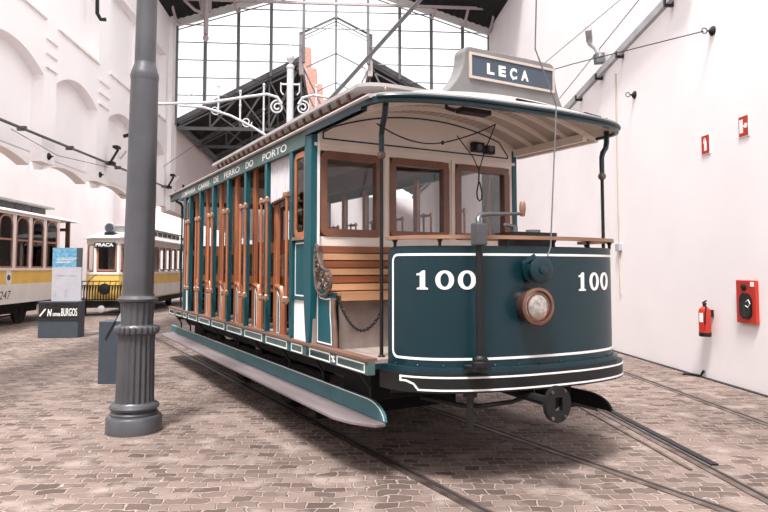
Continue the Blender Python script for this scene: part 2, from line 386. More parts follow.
# lower roof trusses
first = None
tl = ['iron roof truss at the near edge of the dark lower roof, below the gable window','second iron roof truss back under the dark lower roof','third iron roof truss back under the dark lower roof','iron roof truss furthest back under the dark lower roof']
for k, y in enumerate((21.86, 25.1, 28.4, 31.7)):
    t = empty('roof_truss', (0,y,6.4), label=tl[k], cat='roof truss', group='iron trusses of the lower roof')
    O = (0,y,6.4); P = lambda x, z: (x, y, z)
    for s in (-1,1):
        ms = [(-1,1)[s>0]]
        MB().bar(P(s*5.35,6.55), P(s*1.2,8.80), .09,.13).build('top_chord', M['truss_iron'], t, O)
        MB().bar(P(s*5.3,6.42), P(s*1.2,8.55), .05,.05).build('top_chord', M['truss_iron'], t, O)
        xs = [5.3,4.3,3.3,2.3,1.2]
        zt = lambda x: 6.5+(5.35-x)*.545
        for a, c in zip(xs[:-1], xs[1:]):
            MB().bar(P(s*c,6.38), P(s*c,zt(c)), .05,.05).build('truss_post', M['truss_iron'], t, O)
            if c > 1.5: MB().bar(P(s*c,6.4), P(s*(c-1.05),zt(c-1.0)), .05,.06).build('truss_diagonal', M['truss_iron'], t, O)
            MB().bar(P(s*c,zt(c)-.05), P(s*(c-.9 if c>1.5 else .1),6.4), .045,.05).build('truss_diagonal', M['truss_iron'], t, O)
    MB().bx(-5.4,5.4,y-.04,y+.04,6.32,6.43).build('bottom_chord', M['truss_iron'], t, O)
for s, l in ((-1,'left'),(1,'right')):
    o = MB().bar((s*5.3,21.9,6.45),(s*5.3,43,6.45),.12,.16).build('eave_beam', M['truss_iron']); tag(o, 'dark iron eave beam running back along the %s side of the lower roof' % l, 'beam')
for s, l in ((-1,'left'),(1,'right')):
    o = MB().bar((s*5.4,21.78,6.60),(s*1.2,21.78,8.90),.16,.05,(0,1,0)).build('barge_board', M['truss_iron']); tag(o, 'grey barge board along the %s edge of the lower roof, against the gable window' % l, 'barge board')
# brick building seen through the lantern
bk = MB()
bk.bx(-2.5,-1.9,47,49,0,18.2); bk.bx(-1.9,-1.45,47,49,0,16.6); bk.bx(-1.45,-1.0,47,49,0,15.4); bk.bx(-1.0,-.6,47,49,0,14.2)
o = bk.build('brick_building', M['brick']); tag(o, 'pale red brick gable seen through the roof lantern', 'building')

# ------------------------------------------------------------------ track
TO = Vector((math.cos(THT)*3.36, math.sin(THT)*3.36, 0))
def rail(p0, p1, label, z=0.0, w=.11, g=.035):
    p0 = Vector(p0); p1 = Vector(p1); d = (p1-p0).normalized(); r = Vector((d.y,-d.x,0)); L_ = (p1-p0).length
    t = empty('tram_rail', p0, label=label, cat='rail')
    t.rotation_euler = (0,0,math.atan2(d.y,d.x)-PI/2)
    MB().bx(-w/2, 0, 0, L_, -.02, .006+z).build('rail_head', M['steel'], t)
    MB().bx(0, g, 0, L_, -.02, .002+z).build('rail_groove', M['groove'], t)
    MB().bx(g, g+.022, 0, L_, -.02, .005+z).build('rail_lip', M['steel'], t)
    return t
def tw(a, b, z=0): return Vector((-math.sin(THT)*a+math.cos(THT)*b, math.cos(THT)*a+math.sin(THT)*b, z))
rail(tw(1.2,2.67), tw(16,2.62), 'steel rail under the near side of the green tram, at its step board')
rail(tw(1.9,4.07), tw(16,4.06), 'steel rail under the far side of the green tram, crossing the middle foreground', .001)
rail((2.98,2.6,0),(2.98,19,0), 'steel rail curving out from behind the tram buffer to the lower right corner', .002)
rail((4.42,.8,0),(4.42,19,0), 'steel rail nearest the white wall on the right', .001)
o = MB().bx(3.045,3.11,5.0,7.6,0,.014).build('switch_blade', M['black']); tag(o, 'dark steel point blade lying along the rail at the lower right', 'rail switch')
o = MB().bx(2.80,2.83,4.9,9.0,0,.012).build('check_rail', M['steel']); tag(o, 'thin steel check rail beside the dark point blade', 'rail')

# ------------------------------------------------------------------ iron column
cx, cy = -1.97, 6.5
col = empty('iron_column', (cx,cy,0), label='tall grey cast iron column with fluted base standing on the cobbles', cat='column')
col.rotation_euler = (0, .009, 0)
CO = (cx,cy,0)
MB().lathe([(.262,0),(.262,.14),(.25,.158),(.228,.166)],(cx,cy,0),48).build('plinth', M['iron_post'], col, CO, smooth=True)
MB().lathe([(.222,.166),(.225,.185),(.205,.20),(.20,.21),(.225,.222),(.235,.245),(.225,.265),(.20,.275),(.188,.29)],(cx,cy,0),48).build('base_moulding', M['iron_post'], col, CO, smooth=True)
MB().lathe([(.184,.285),(.182,.33),(.172,.88),(.176,.935),(.186,.96)],(cx,cy,0),192,flute=20,fd=.085).build('fluted_base', M['iron_post'], col, CO, smooth=True, split=60)
b = MB(); b.lathe([(.175,.945),(.19,.96),(.19,1.02),(.172,1.04)],(cx,cy,0),48)
for k in range(22):
    th = 2*PI*k/22; b.lathe([(.006,-.04),(.020,-.028),(.026,0),(.020,.028),(.006,.04)],(cx+.19*math.cos(th),cy+.19*math.sin(th),.99),8)
b.build('bead_ring', M['iron_post'], col, CO, smooth=True)
MB().lathe([(.155,1.02),(.152,1.08),(.162,1.24),(.168,1.265)],(cx,cy,0),160,flute=16,fd=.06).build('fluted_collar', M['iron_post'], col, CO, smooth=True, split=60)
MB().lathe([(.165,1.26),(.19,1.275),(.195,1.295),(.175,1.31),(.158,1.325),(.155,1.345)],(cx,cy,0),48).build('collar_ring', M['iron_post'], col, CO, smooth=True)
MB().lathe([(.148,1.335),(.144,1.9),(.134,3.42),(.133,3.50)],(cx,cy,0),48).build('lower_shaft', M['iron_post'], col, CO, smooth=True)
MB().lathe([(.133,3.49),(.139,3.54),(.132,3.58),(.112,3.64),(.103,3.68)],(cx,cy,0),48).build('shaft_collar', M['iron_post'], col, CO, smooth=True)
MB().lathe([(.103,3.67),(.100,4.4),(.094,6.6)],(cx,cy,0),48).build('upper_shaft', M['iron_post'], col, CO, smooth=True)

# ------------------------------------------------------------------ white catenary pole with scroll brackets
px_, py_ = -1.085, 15.0
cp = empty('catenary_pole', (px_,py_,0), label='white iron pole with ball finial and scrolled bracket arms behind the tram roof', cat='pole'); PO = (px_,py_,0)
MB().lathe([(.11,0),(.11,.5),(.085,.6),(.08,6.35),(.095,6.37),(.095,6.42),(.05,6.46)],(px_,py_,0),20).build('pole', M['white_iron'], cp, PO, smooth=True)
MB().lathe([(.03,6.45),(.035,6.5),(.085,6.56),(.10,6.64),(.085,6.71),(.04,6.77),(.02,6.82),(.03,6.86),(.012,6.92),(.008,7.15),(.001,7.2)],(px_,py_,0),20).build('finial', M['white_iron'], cp, PO, smooth=True)
for s in (-1,1):
    b = MB(); b.bar((px_,py_,5.98),(px_+s*.22,py_,5.98),.04,.04); b.tube([(px_+s*.22,py_,6.02),(px_+s*.22,py_,5.8),(px_+s*.16,py_,5.72)],.018,6)
    b.build('insulator_arm', M['white_iron'], cp, PO)
    X = lambda x: px_+s*x
    MB().tube([(X(3.15),py_,5.44),(X(1.9),py_,5.5),(X(1.0),py_,5.66),(X(.55),py_,5.73),(X(.3),py_,5.66),(X(.2),py_,5.5)],.035,8).build('bracket_arm', M['white_iron'], cp, PO, smooth=True)
    MB().tube([(X(2.6),py_,5.42),(X(2.0),py_,5.38),(X(1.4),py_,5.2),(X(.9),py_,4.95),(X(.5),py_,4.7),(X(.08),py_,4.35)],.03,8).build('bracket_brace', M['white_iron'], cp, PO, smooth=True)
    def spiral(c, z, r, tn, s0, dirn):
        pts = []
        for k in range(int(16*tn)+1):
            th = 2*PI*k/16; rr = r*(1-k/(16*tn)*.8); pts.append((X(c+rr*math.cos(th*dirn+s0)), py_, z+rr*math.sin(th*dirn+s0)))
        return pts
    MB().tube(spiral(.3,5.42,.17,1.7,PI*.5,-1), .022, 6).build('scroll', M['white_iron'], cp, PO, smooth=True)
    MB().tube(spiral(1.02,5.05,.13,1.5,PI,1), .016, 6).build('scroll', M['white_iron'], cp, PO, smooth=True)
    MB().tube(spiral(1.75,5.32,.12,1.4,PI,1), .014, 6).build('scroll', M['white_iron'], cp, PO, smooth=True)
    if s < 0: MB().tube(spiral(2.3,5.62,.1,1.4,-PI*.5,1), .014, 6).build('scroll', M['white_iron'], cp, PO, smooth=True)
    for x, z0, z1 in ((.62,4.75,5.95),(1.17,5.1,5.78),(1.68,5.3,5.9)):
        b = MB(); b.tube([(X(x),py_,z0),(X(x),py_,z1)],.022,8); b.lathe([(.02,-.04),(.036,0),(.02,.04)],(X(x),py_,z1),8); b.lathe([(.02,-.04),(.034,0),(.02,.04)],(X(x),py_,(z0+z1)/2),8)
        b.build('bracket_bar', M['white_iron'], cp, PO, smooth=True)
# hanging bracket at top left
hb = empty('hanging_bracket', (-3.75,20.3,10.0), label='white rod with curved braces hanging from the tie beam at top left', cat='bracket'); HO=(-3.75,20.3,10.0)
hx = -4.17
MB().tube([(hx,20.3,10.2),(hx,20.3,9.1)],.08,10).build('rod', M['pink_iron'], hb, HO)
b = MB(); b.lathe([(.03,-.12),(.08,-.07),(.1,0),(.08,.06),(.05,.09)],(hx,20.3,8.98),12); b.build('ball_end', M['pink_iron'], hb, HO, smooth=True)
MB().tube([(hx-.1,20.3,9.80),(hx-.35,20.3,9.88),(hx-.7,20.3,10.2)],.05,8).build('brace', M['pink_iron'], hb, HO)
MB().bx(hx-.16,hx+.16,20.26,20.34,9.85,10.2).build('mounting_plate', M['pink_iron'], hb, HO)

# ------------------------------------------------------------------ right wall fittings
def wall_plate(name, y, z, x, label, cat, ring=True):
    t = empty(name, (x,y,z), label=label, cat=cat); O = (x,y,z)
    MB().lathe([(.07,0),(.07,.015),(.045,.04),(.015,.06),(.012,.09)],(x,y,z),16,(-1 if x>0 else 1,0,0)).build('wall_plate', M['black'], t, O, smooth=True)
    sg = -1 if x > 0 else 1
    if ring: MB().tube([(x+sg*(.13+.04*math.cos(k*PI/6)),y,z+.04*math.sin(k*PI/6)) for k in range(12)],.008,6,True).build('ring', M['black'], t, O)
    return t
wall_plate('wire_anchor', 8.51, 5.0, 5.4, 'large black wire anchor plate high on the right wall with a taut wire', 'wire anchor')
wall_plate('wire_anchor', 10.9, 4.73, 5.4, 'small black ring anchor on the right wall below the floodlight', 'wire anchor')
cd = empty('cable_duct', (5.33,11.5,5.6), label='sloping grey metal cable duct rising across the right wall', cat='cable duct'); DO=(5.33,11.5,5.6)
MB().bar((5.30,15.2,5.10),(5.30,8.9,5.97),.08,.13).build('duct', M['tram_grey'], cd, DO)
for t in (.14,.3,.47,.62,.9):
    y = 15.2-6.3*t; z = 5.10+.87*t; MB().bx(5.24,5.39,y-.025,y+.025,z-.10,z+.02).build('duct_clip', M['black'], cd, DO)
fl = empty('floodlight', (5.3,12.0,6.05), label='grey floodlight on a bent bracket above the sloping duct on the right wall', cat='floodlight'); FO=(5.3,12.0,6.05)
MB().tube([(5.25,12.0,5.80),(5.18,12.05,6.0),(5.1,12.15,6.12),(5.08,12.1,6.25)],[.05,.055,.05,.04],8).build('bracket', M['tram_grey'], fl, FO, smooth=True)
MB().bar((5.14,12.25,6.22),(4.95,11.85,6.32),.12,.12).build('lamp_head', M['tram_grey'], fl, FO, bevel=.01)
MB().bar((5.26,12.05,5.68),(5.24,12.05,5.88),.18,.16).build('clamp', M['grey_iron'], fl, FO, bevel=.01)
def wire(name, pts, r, label, cat='wire', m='black'):
    o = MB().tube(pts, r, 5).build(name, M[m]); return tag(o, label, cat)
wire('overhead_wire', [(5.27,8.53,5.0),(4.0,10.2,5.04),(3.55,10.75,5.02)], .008, 'taut black wire from the large wall anchor to the pulling bracket')
wire('overhead_wire', [(3.52,10.7,5.08),(4.9,9.6,6.2),(5.38,9.1,6.62)], .006, 'thin wire rising steeply from the pulling bracket to the upper right')
wire('overhead_wire', [(5.22,16.2,5.22),(5.22,9.2,6.42)], .008, 'thin wire running just above the sloping cable duct')
pb = empty('pulling_bracket', (3.5,10.8,5.0), label='small black wire clamp hanging by the right end of the destination sign', cat='clamp')
b = MB(); b.bar((3.55,10.75,5.04),(3.25,11.0,4.86),.035,.05); b.build('clamp', M['black'], pb, (3.5,10.8,5.0)); MB().bar((3.40,10.8,5.12),(3.62,10.75,5.02),.05,.04).build('hook', M['black'], pb, (3.5,10.8,5.0))
cn = empty('conduit', (5.385,11.62,2), label='thin vertical conduit with a small box on the right wall', cat='conduit')
MB().bx(5.372,5.398,11.61,11.635,1.1,5.35).build('pipe', M['cream_ceiling'], cn, (5.385,11.62,2)); MB().bx(5.33,5.398,11.54,11.7,1.92,2.06).build('junction_box', M['pale_print'], cn, (5.385,11.62,2), bevel=.01)
def wall_sign(y, z, w_, h_, label, kind):
    t = empty('safety_sign', (5.395,y,z), label=label, cat='sign'); O = (5.395,y,z)
    MB().bx(5.385,5.4,y-w_/2,y+w_/2,z-h_/2,z+h_/2).build('sign_plate', M['white'], t, O)
    MB().bx(5.381,5.386,y-w_/2+.012,y+w_/2-.012,z-h_/2+.012,z+h_/2-.012).build('red_field', M['red'], t, O)
    F = lambda p,q,h=0: (5.380-h, y-p*w_, z+q*h_)
    g = MB()
    def poly(pts): g.prism(pts, lambda p,q: F(p,q,0), lambda p,q: F(p,q,.003))
    if kind == 'ext':
        poly([(-.12,-.32),(.16,-.32),(.16,.12),(.08,.22),(-.04,.22),(-.12,.12)]); poly([(-.02,.22),(.06,.22),(.06,.33),(-.02,.33)]); poly([(-.24,.05),(-.18,.05),(-.1,.26),(.0,.28),(.0,.33),(-.14,.31)])
    else:
        poly([(-.36,-.3),(-.02,-.3),(-.02,.32),(-.36,.32)]); poly([(.02,-.05),(.2,-.05),(.2,.04),(.02,.04)]); g.lathe([(.035,0),(.035,.003)],F(.25,0),12,(-1,0,0))
    g.build('pictogram', M['white'], t, O)
wall_sign(8.75, 3.40, .21, .29, 'red fire extinguisher pictogram sign, lower and left of the two on the right wall', 'ext')
wall_sign(7.885, 3.475, .21, .29, 'red fire hose pictogram sign, higher and right of the two on the right wall', 'hose')
ex = empty('fire_extinguisher', (5.29,8.72,.63), label='red fire extinguisher with white label hung on the right wall', cat='fire extinguisher'); EO=(5.29,8.72,.63)
ec=(5.28,8.72,.63)
MB().lathe([(.06,.0),(.078,.02),(.08,.05),(.08,.34),(.07,.385),(.04,.41),(.028,.42)],ec,24).build('cylinder', M['red'], ex, EO, smooth=True)
MB().lathe([(.082,-.005),(.083,.05)],ec,24).build('foot_ring', M['black'], ex, EO)
b=MB(); b.lathe([(.024,.42),(.024,.455),(.03,.46),(.02,.475)],ec,12); b.bar((5.28,8.76,1.10),(5.28,8.67,1.135),.025,.012); b.bar((5.28,8.75,1.085),(5.28,8.68,1.09),.025,.012); b.build('valve', M['black'], ex, EO)
MB().tube([(5.28,8.70,1.07),(5.25,8.63,1.05),(5.22,8.61,.95),(5.22,8.62,.80)],.011,6).build('hose', M['black'], ex, EO, smooth=True)
b=MB()
for z0,z1 in ((.18,.20),(.22,.24),(.26,.28),(.30,.32),(.13,.15)):
    for k in range(5):
        t0=PI+.3+k*.17; t1=t0+.17; r=.0812; q=lambda t,z,rr: (ec[0]+rr*math.cos(t),ec[1]+rr*math.sin(t)*-1,ec[2]+z)
        b.add([q(t0,z0,r),q(t1,z0,r),q(t1,z1,r),q(t0,z1,r)],[(0,1,2,3)])
for k in range(4):
    t0=PI-.75+k*.2; t1=t0+.2; r=.0815; q=lambda t,z,rr: (ec[0]+rr*math.cos(t),ec[1]+rr*math.sin(t)*-1,ec[2]+z)
    b.add([q(t0,.20,r),q(t1,.20,r),q(t1,.33,r),q(t0,.33,r)],[(0,1,2,3)])
b.build('label_sticker', M['white'], ex, EO)
MB().bx(5.35,5.4,8.69,8.75,.9,1.0).build('wall_bracket', M['black'], ex, EO)
hbx = empty('fire_hose_cabinet', (5.38,7.9,1.15), label='red fire hose cabinet with dark oval window set in the right wall', cat='fire hose cabinet'); BO=(5.38,7.9,1.15)
MB().bx(5.35,5.4,7.71,8.10,.88,1.44).build('cabinet', M['red'], hbx, BO, bevel=.008)
MB().prism(rrect(-.12,.12,-.19,.14,.09),lambda p,q:(5.349,7.90+p,1.13+q),lambda p,q:(5.335,7.90+p,1.13+q)).build('window_rim', M['black'], hbx, BO)
MB().prism(rrect(-.10,.10,-.17,.12,.08),lambda p,q:(5.336,7.90+p,1.13+q),lambda p,q:(5.331,7.90+p,1.13+q)).build('window', M['screen'], hbx, BO)
b=MB(); b.lathe([(.045,0),(.045,.02),(.03,.03)],(5.35,7.93,1.35),16,(-1,0,0)); b.build('lock', M['black'], hbx, BO)
MB().bx(5.345,5.351,7.73,7.80,1.36,1.42).build('sticker', M['white'], hbx, BO)
b=MB(); b.tube([(5.33,7.87,1.16),(5.328,7.82,1.19),(5.328,7.79,1.14),(5.328,7.83,1.09),(5.328,7.88,1.11)],.006,6); b.build('hose_nozzle', M['white'], hbx, BO)
o = MB().tube([(5.2,9.2,.01),(5.3,9.15,.02),(5.36,9.0,.02),(5.38,8.95,.1)],.018,6).build('floor_cable', M['black']); tag(o,'short black cable end on the cobbles at the foot of the right wall','cable')

# ------------------------------------------------------------------ left wall fittings
lp = empty('wall_pipe', (-5.45,14,4.1), label='long grey cable pipe running along the left wall', cat='pipe')
MB().tube([(-5.45,6,3.95),(-5.45,10.7,4.02),(-5.45,16.7,4.14),(-5.45,21.1,4.21)],.028,8).build('pipe', M['grey_iron'], lp, (-5.45,14,4.1))
for y in (8,10.3,11.4,13.4,16.3,18.6,20.6): MB().bx(-5.55,-5.40,y-.03,y+.03,4.05+.018*(y-12)-.04,4.05+.018*(y-12)+.04).build('pipe_clip', M['grey_iron'], lp, (-5.45,14,4.1))
def flood_left(y, z, label):
    t = empty('floodlight', (-5.42,y,z), label=label, cat='floodlight', group='floodlights on the left wall'); O=(-5.42,y,z)
    MB().bar((-5.42,y,z-.08),(-5.28,y+.1,z+.25),.05,.05).build('bracket', M['black'], t, O)
    MB().bar((-5.26,y+.15,z+.06),(-5.12,y+.18,z+.26),.26,.06).build('lamp_head', M['tram_cream'], t, O, bevel=.01)
    MB().bx(-5.5,-5.32,y-.10,y+.10,z-.14,z-.06).build('clamp', M['black'], t, O)
    MB().bx(-5.33,-5.2,y-.15,y+.08,z+.25,z+.32).build('ballast_box', M['black'], t, O, bevel=.01)
flood_left(15.6, 4.22, 'white floodlight clamped to the left wall pipe, left of the iron column')
flood_left(20.9, 4.32, 'white floodlight clamped to the left wall pipe, right of the iron column')
wall_plate('wire_anchor', 15.3, 3.80, -5.55, 'small black anchor on the left wall under the floodlight left of the column', 'wire anchor', False)
wall_plate('wire_anchor', 12.62, 3.76, -5.55, 'small black anchor on the left wall above the yellow tram side', 'wire anchor', False)
wall_plate('wire_anchor', 23.2, 4.55, -5.5, 'small black anchor on the pinkish wall beyond the column', 'wire anchor', False)
wire('overhead_wire', [(-5.36,10.8,3.9),(-5.38,12.62,3.78),(-5.36,15.3,3.98)], .006, 'thin wire slung under the left wall pipe')
wire('overhead_wire', [(-3.9,14.6,3.9),(-2.8,20,6.6),(-1.2,21.5,8.9)], .006, 'thin wire rising from behind the column to the roof lantern')
wire('overhead_wire', [(-5.3,15.9,3.42),(-4.8,16.5,3.25)], .008, 'short dark wire end left of the column above the tram with the destination board')
bf = empty('wall_lamp_arm', (-5.3,16.3,5.15), label='dark bent lamp arm on the left wall just left of the iron column', cat='lamp arm')
MB().tube([(-5.55,16.9,5.05),(-5.4,16.9,5.1),(-5.25,16.9,5.35)],.05,6).build('arm', M['black'], bf, (-5.3,16.3,5.15))
bf = empty('wall_lamp_arm', (-5.3,14,7.0), label='dark hooked lamp arm at the top of the left wall', cat='lamp arm')
MB().tube([(-5.50,14.7,8.2),(-5.48,14.7,7.45),(-5.42,14.75,7.33),(-5.3,14.75,7.33)],.045,6).build('arm', M['black'], bf, (-5.3,14,7.0))

# ------------------------------------------------------------------ info stands
inf = empty('information_stand', (-6.25,15.3,0), label='grey information stand with blue and pale upright panel before the yellow trams', cat='information stand'); IO=(-6.25,15.3,0)
MB().bx(-6.77,-5.88,15.12,15.50,0,.83).build('base', M['slate'], inf, IO, bevel=.01)
MB().bx(-6.56,-5.90,15.28,15.33,.83,1.62).build('lower_panel', M['pale_print'], inf, IO)
MB().bx(-6.56,-6.02,15.28,15.33,1.62,2.07).build('blue_panel', M['blue_print'], inf, IO)
MB().bx(-6.02,-5.90,15.28,15.33,1.62,2.07).build('grey_panel', M['slate'], inf, IO)
MB().bx(-6.78,-5.86,15.095,15.105,.42,.85).build('glass_front', M['glass'], inf, IO)
IN = lambda x0,x1,z0,z1: (lambda u,v: (x0+(x1-x0)*u, 15.092, z0+(z1-z0)*v))
MB().bx(-6.75,-5.9,15.108,15.120,.44,.80).build('caption_board', M['black'], inf, IO)
text_obj('N', IN(-6.56,-6.46,.50,.66),'lettering',M['white'],inf,IO,bold=.04,shear=.2)
text_obj('omes', IN(-6.44,-6.27,.50,.57),'lettering',M['white'],inf,IO,bold=.02)
text_obj('BURGOS', IN(-6.25,-5.90,.50,.68),'lettering',M['white'],inf,IO,bold=.015)
b=MB()
for k in range(4): b.bx(-6.46+0*k,-6.15+.05*k,15.274,15.279,1.72+.035*k,1.73+.035*k)
b.build('printed_lines', M['white'], inf, IO)
b=MB()
for x in (-6.52,-6.28): MB().bx(x,x+.06,15.274,15.279,.95,1.08).build('small_print', M['tram_grey'], inf, IO)
for x in (-6.45,-6.2): MB().bx(x,x+.16,15.274,15.279,1.42,1.45).build('small_print', M['tram_grey'], inf, IO)
MB().bar((-6.72,15.09,.5),(-6.60,15.09,.66),.03,.03).build('caption_mark', M['white'], inf, IO)

ki = empty('lectern_stand', (-3.05,9.25,0), label='slate grey box lectern with sloping clear panel half behind the iron column', cat='information stand'); KO=(-3.05,9.25,0)
b = MB(); b.hexa([(-3.26,9.1,0),(-2.86,9.1,0),(-2.86,9.4,0),(-3.26,9.4,0)],[(-3.26,9.1,.86),(-2.86,9.1,.86),(-2.86,9.4,.86),(-3.26,9.4,.86)]); b.build('base', M['slate'], ki, KO, bevel=.008)
MB().hexa([(-3.05,9.14,.86),(-2.88,9.14,.86),(-2.88,9.2,.86),(-3.05,9.2,.86)],[(-2.80,9.14,1.42),(-2.54,9.14,1.42),(-2.54,9.2,1.42),(-2.80,9.2,1.42)]).build('sloping_panel', M['pale_print'], ki, KO)
MB().bar((-3.17,9.085,.62),(-2.86,9.10,1.2),.008,.012).build('support_rod', M['black'], ki, KO)

# ------------------------------------------------------------------ yellow trams
def arch_window_rect(b, y0, y1, z0, z1, x0, x1, fr):
    pass
def archw(x0, x1, z0, z1, r, n=7): return [(x1,z0)]+arc(x1-r, z1-r, r, 0, PI/2, n)+arc(x0+r, z1-r, r, PI/2, PI, n)+[(x0,z0)]
def yellow_side(root, O, X, ys, wy, z0, z1, m, s=1):
    for yc in ys:
        b = MB(); out = archw(yc-wy/2, yc+wy/2, z0, z1, .30); inn = archw(yc-wy/2+.05, yc+wy/2-.05, z0+.05, z1-.05, .25); n = len(out)
        vs=[(X,p,q) for p,q in out]+[(X,p,q) for p,q in inn]+[(X+s*.03,p,q) for p,q in out]+[(X+s*.03,p,q) for p,q in inn]
        fs=[]
        for i in range(n):
            j=(i+1)%n; fs += [(i,j,n+j,n+i),(2*n+i,3*n+i,3*n+j,2*n+j),(i,2*n+i,2*n+j,j),(n+i,n+j,3*n+j,3*n+i)]
        b.add(vs,fs); b.bx(min(X,X+s*.03),max(X,X+s*.03),yc-wy/2+.04,yc+wy/2-.04,z0+(z1-z0)*.52,z0+(z1-z0)*.52+.05)
        f = b.build('window', m, root, O)
        MB().bx(X+s*.005,X+s*.012,yc-wy/2+.04,yc+wy/2-.04,z0+.04,z1-.06).build('pane', M['glass'], f)
        f.children[0].location = (-O[0],-O[1],-O[2])
def trucks(root, O, X0, X1, ya, yb):
    for x in (X0+.25, X1-.35):
        MB().bx(x,x+.10,ya-1.0,yb+1.0,.32,.52).build('truck_frame', M['under'], root, O)
        for y in (ya,yb):
            MB().lathe([(.12,0),(.36,.005),(.38,.03),(.38,.08),(.40,.09),(.40,.11)],(x-.02,y,.40),28,(1,0,0)).build('wheel', M['under'], root, O, smooth=True)
            for dy in (-.35,.35): MB().tube([(x+.05,y+dy+.05*math.cos(k),.30+.02*k) for k in range(0,14)],.022,6).build('spring', M['black'], root, O)
            MB().bx(x,x+.14,y-.13,y+.13,.28,.50).build('axle_box', M['under'], root, O, bevel=.02)
        MB().bar((x+.05,ya,.26),(x+.05,yb,.26),.04,.05).build('brake_rod', M['under'], root, O)
# tram 247
XS = -8.85; t1 = empty('yellow_tram', (-9.9,18,0), label='yellow and cream tram numbered 247 at the left edge', cat='tram', group='yellow trams in the side aisle'); YO=(-9.9,18,0)
XL = XS-2.1; Y0, Y1 = 13.0, 21.05
b = MB(); b.bx(XL,XS,Y0,Y1,.62,1.16); b.build('lower_panel', M['tram_cream'], t1, YO)
b = MB(); b.bx(XL,XS,Y0,Y1,1.16,1.53); b.build('yellow_panel', M['yellow'], t1, YO)
b = MB(); b.bx(XS-.02,XS+.03,Y0,Y1,1.53,1.60); b.bx(XL,XS+.03,Y0,Y1,3.07,3.17)
for k in range(9):
    y = 20.99-.925*k; b.bx(XS-.08,XS,y-.10,y+.10,1.55,3.1)
    b.bx(XL,XL+.08,y-.10,y+.10,1.55,3.1)
b.build('window_pillars', M['tram_cream'], t1, YO)
yellow_side(t1, YO, XS-.02, [20.53-.925*k for k in range(8)], .74, 1.6, 3.06, M['tram_wood'])
b = MB(); b.bx(XS-.5,XS-.35,Y0,Y1,1.3,1.95); b.bx(XL+.3,XL+.6,Y0,Y1,1.3,1.95)
b.build('bench', M['tram_inside'], t1, YO)
b = MB()
for k in range(12): b.tube([(XL+.5+(k%2)*1.0,19.5-.6*k,2.95),(XL+.5+(k%2)*1.0,19.5-.6*k,2.5)],.02,5)
b.bx(XL+.1,XS-.1,Y0,Y1,2.98,3.04)
b.build('inner_ceiling', M['tram_inside'], t1, YO)
b = MB(); b.prism([(XL-.08,3.14),(XS+.10,3.14),(XS+.08,3.19),(XS-.3,3.28),(XL+.3,3.28),(XL-.06,3.19)],lambda p,q:(p,Y0,q),lambda p,q:(p,22.45,q)); b.build('roof', M['tram_cream'], t1, YO)
b = MB(); b.bx(XL+.35,XS-.38,Y0,20.9,3.26,3.50); b.build('clerestory', M['tram_inside'], t1, YO)
for k in range(5):
    b=MB(); y=20.7-1.0*k; b.bx(XS-.385,XS-.36,y-.75,y-.1,3.31,3.45); b.build('clerestory_window', M['slate'], t1, YO)
b = MB(); b.bx(XL+.2,XS-.22,Y0,21.2,3.48,3.55); b.build('clerestory_roof', M['tram_grey'], t1, YO, bevel=.02)
b = MB(); b.hexa([(XL+.1,Y1,.62),(XS,Y1,.62),(XS-.35,22.4,.62),(XL+.45,22.4,.62)],[(XL+.1,Y1,.80),(XS,Y1,.80),(XS-.35,22.4,.80),(XL+.45,22.4,.80)]); b.build('platform', M['under'], t1, YO)
b = MB(); b.bx(XL+.4,XS-.35,22.32,22.4,.80,1.6); b.build('platform_dash', M['tram_cream'], t1, YO)
for x,y in ((XS-.06,21.9),(XS-.25,22.25),(XS-.9,22.36)): MB().bx(x-.04,x+.04,y-.04,y+.04,.8,3.16).build('platform_post', M['wood_dark'], t1, YO)
MB().bx(XS-.9,XS-.25,22.3,22.38,2.85,2.95).build('platform_rail', M['wood_dark'], t1, YO)
b=MB(); b.prism(rrect(-.14,.14,-.2,.2,.1),lambda p,q:(XS+.001,17.95+p,1.34+q),lambda p,q:(XS+.012,17.95+p,1.34+q)); cr=b.build('crest', M['white'], t1, YO)
b=MB(); b.lathe([(.08,0),(.08,.006)],(XS+.012,17.95,1.34),16,(1,0,0)); b.build('crest_ring', M['slate'], cr); cr.children[0].location=(-YO[0],-YO[1],-YO[2])
b=MB(); b.lathe([(.05,0),(.05,.006)],(XS+.016,17.95,1.34),16,(1,0,0)); b.build('crest_centre', M['yellow'], cr); cr.children[1].location=(-YO[0],-YO[1],-YO[2])
text_obj('247', lambda u,v: (XS+.004, 17.50+.62*u, .76+.22*v), 'number', M['black'], t1, YO, shear=.25)
b=MB(); b.bx(XL+.1,XS-.15,Y0,22.3,.50,.62); b.build('underframe', M['under'], t1, YO)
trucks(t1, YO, XL, XS, 16.4, 19.2)
b=MB(); b.bx(XS-.1,XS+.28,21.2,22.1,.34,.38); b.bx(XS-.1,XS-.06,21.2,22.1,.34,.62); b.build('step', M['under'], t1, YO)
# tram PRACA
CX = -7.66; FY = 21.95; HW=.86; t2 = empty('yellow_tram', (CX,26,0), label='yellow and cream tram with a PRAÇA destination board facing the camera', cat='tram', group='yellow trams in the side aisle'); QO=(CX,26,0)
def plan(off=0.0): return [(CX-HW-off,FY+.55),(CX-.40-off*.4,FY-off),(CX+.40+off*.4,FY-off),(CX+HW+off,FY+.55),(CX+HW+off,31+off),(CX-HW-off,31+off)]
def ext(b, off, z0, z1): b.prism(plan(off), lambda p,q:(p,q,z0), lambda p,q:(p,q,z1)); return b
ext(MB(),0,.50,1.38).build('yellow_panel', M['yellow'], t2, QO)
ext(MB(),.02,1.38,1.46).build('waist_rail', M['tram_cream'], t2, QO)
b=MB(); b.bx(CX+HW-.01,CX+HW+.015,FY+.6,31,.55,1.0); b.build('lower_panel', M['tram_cream'], t2, QO)
ext(MB(),.01,2.42,2.60).build('letterboard', M['tram_cream'], t2, QO)
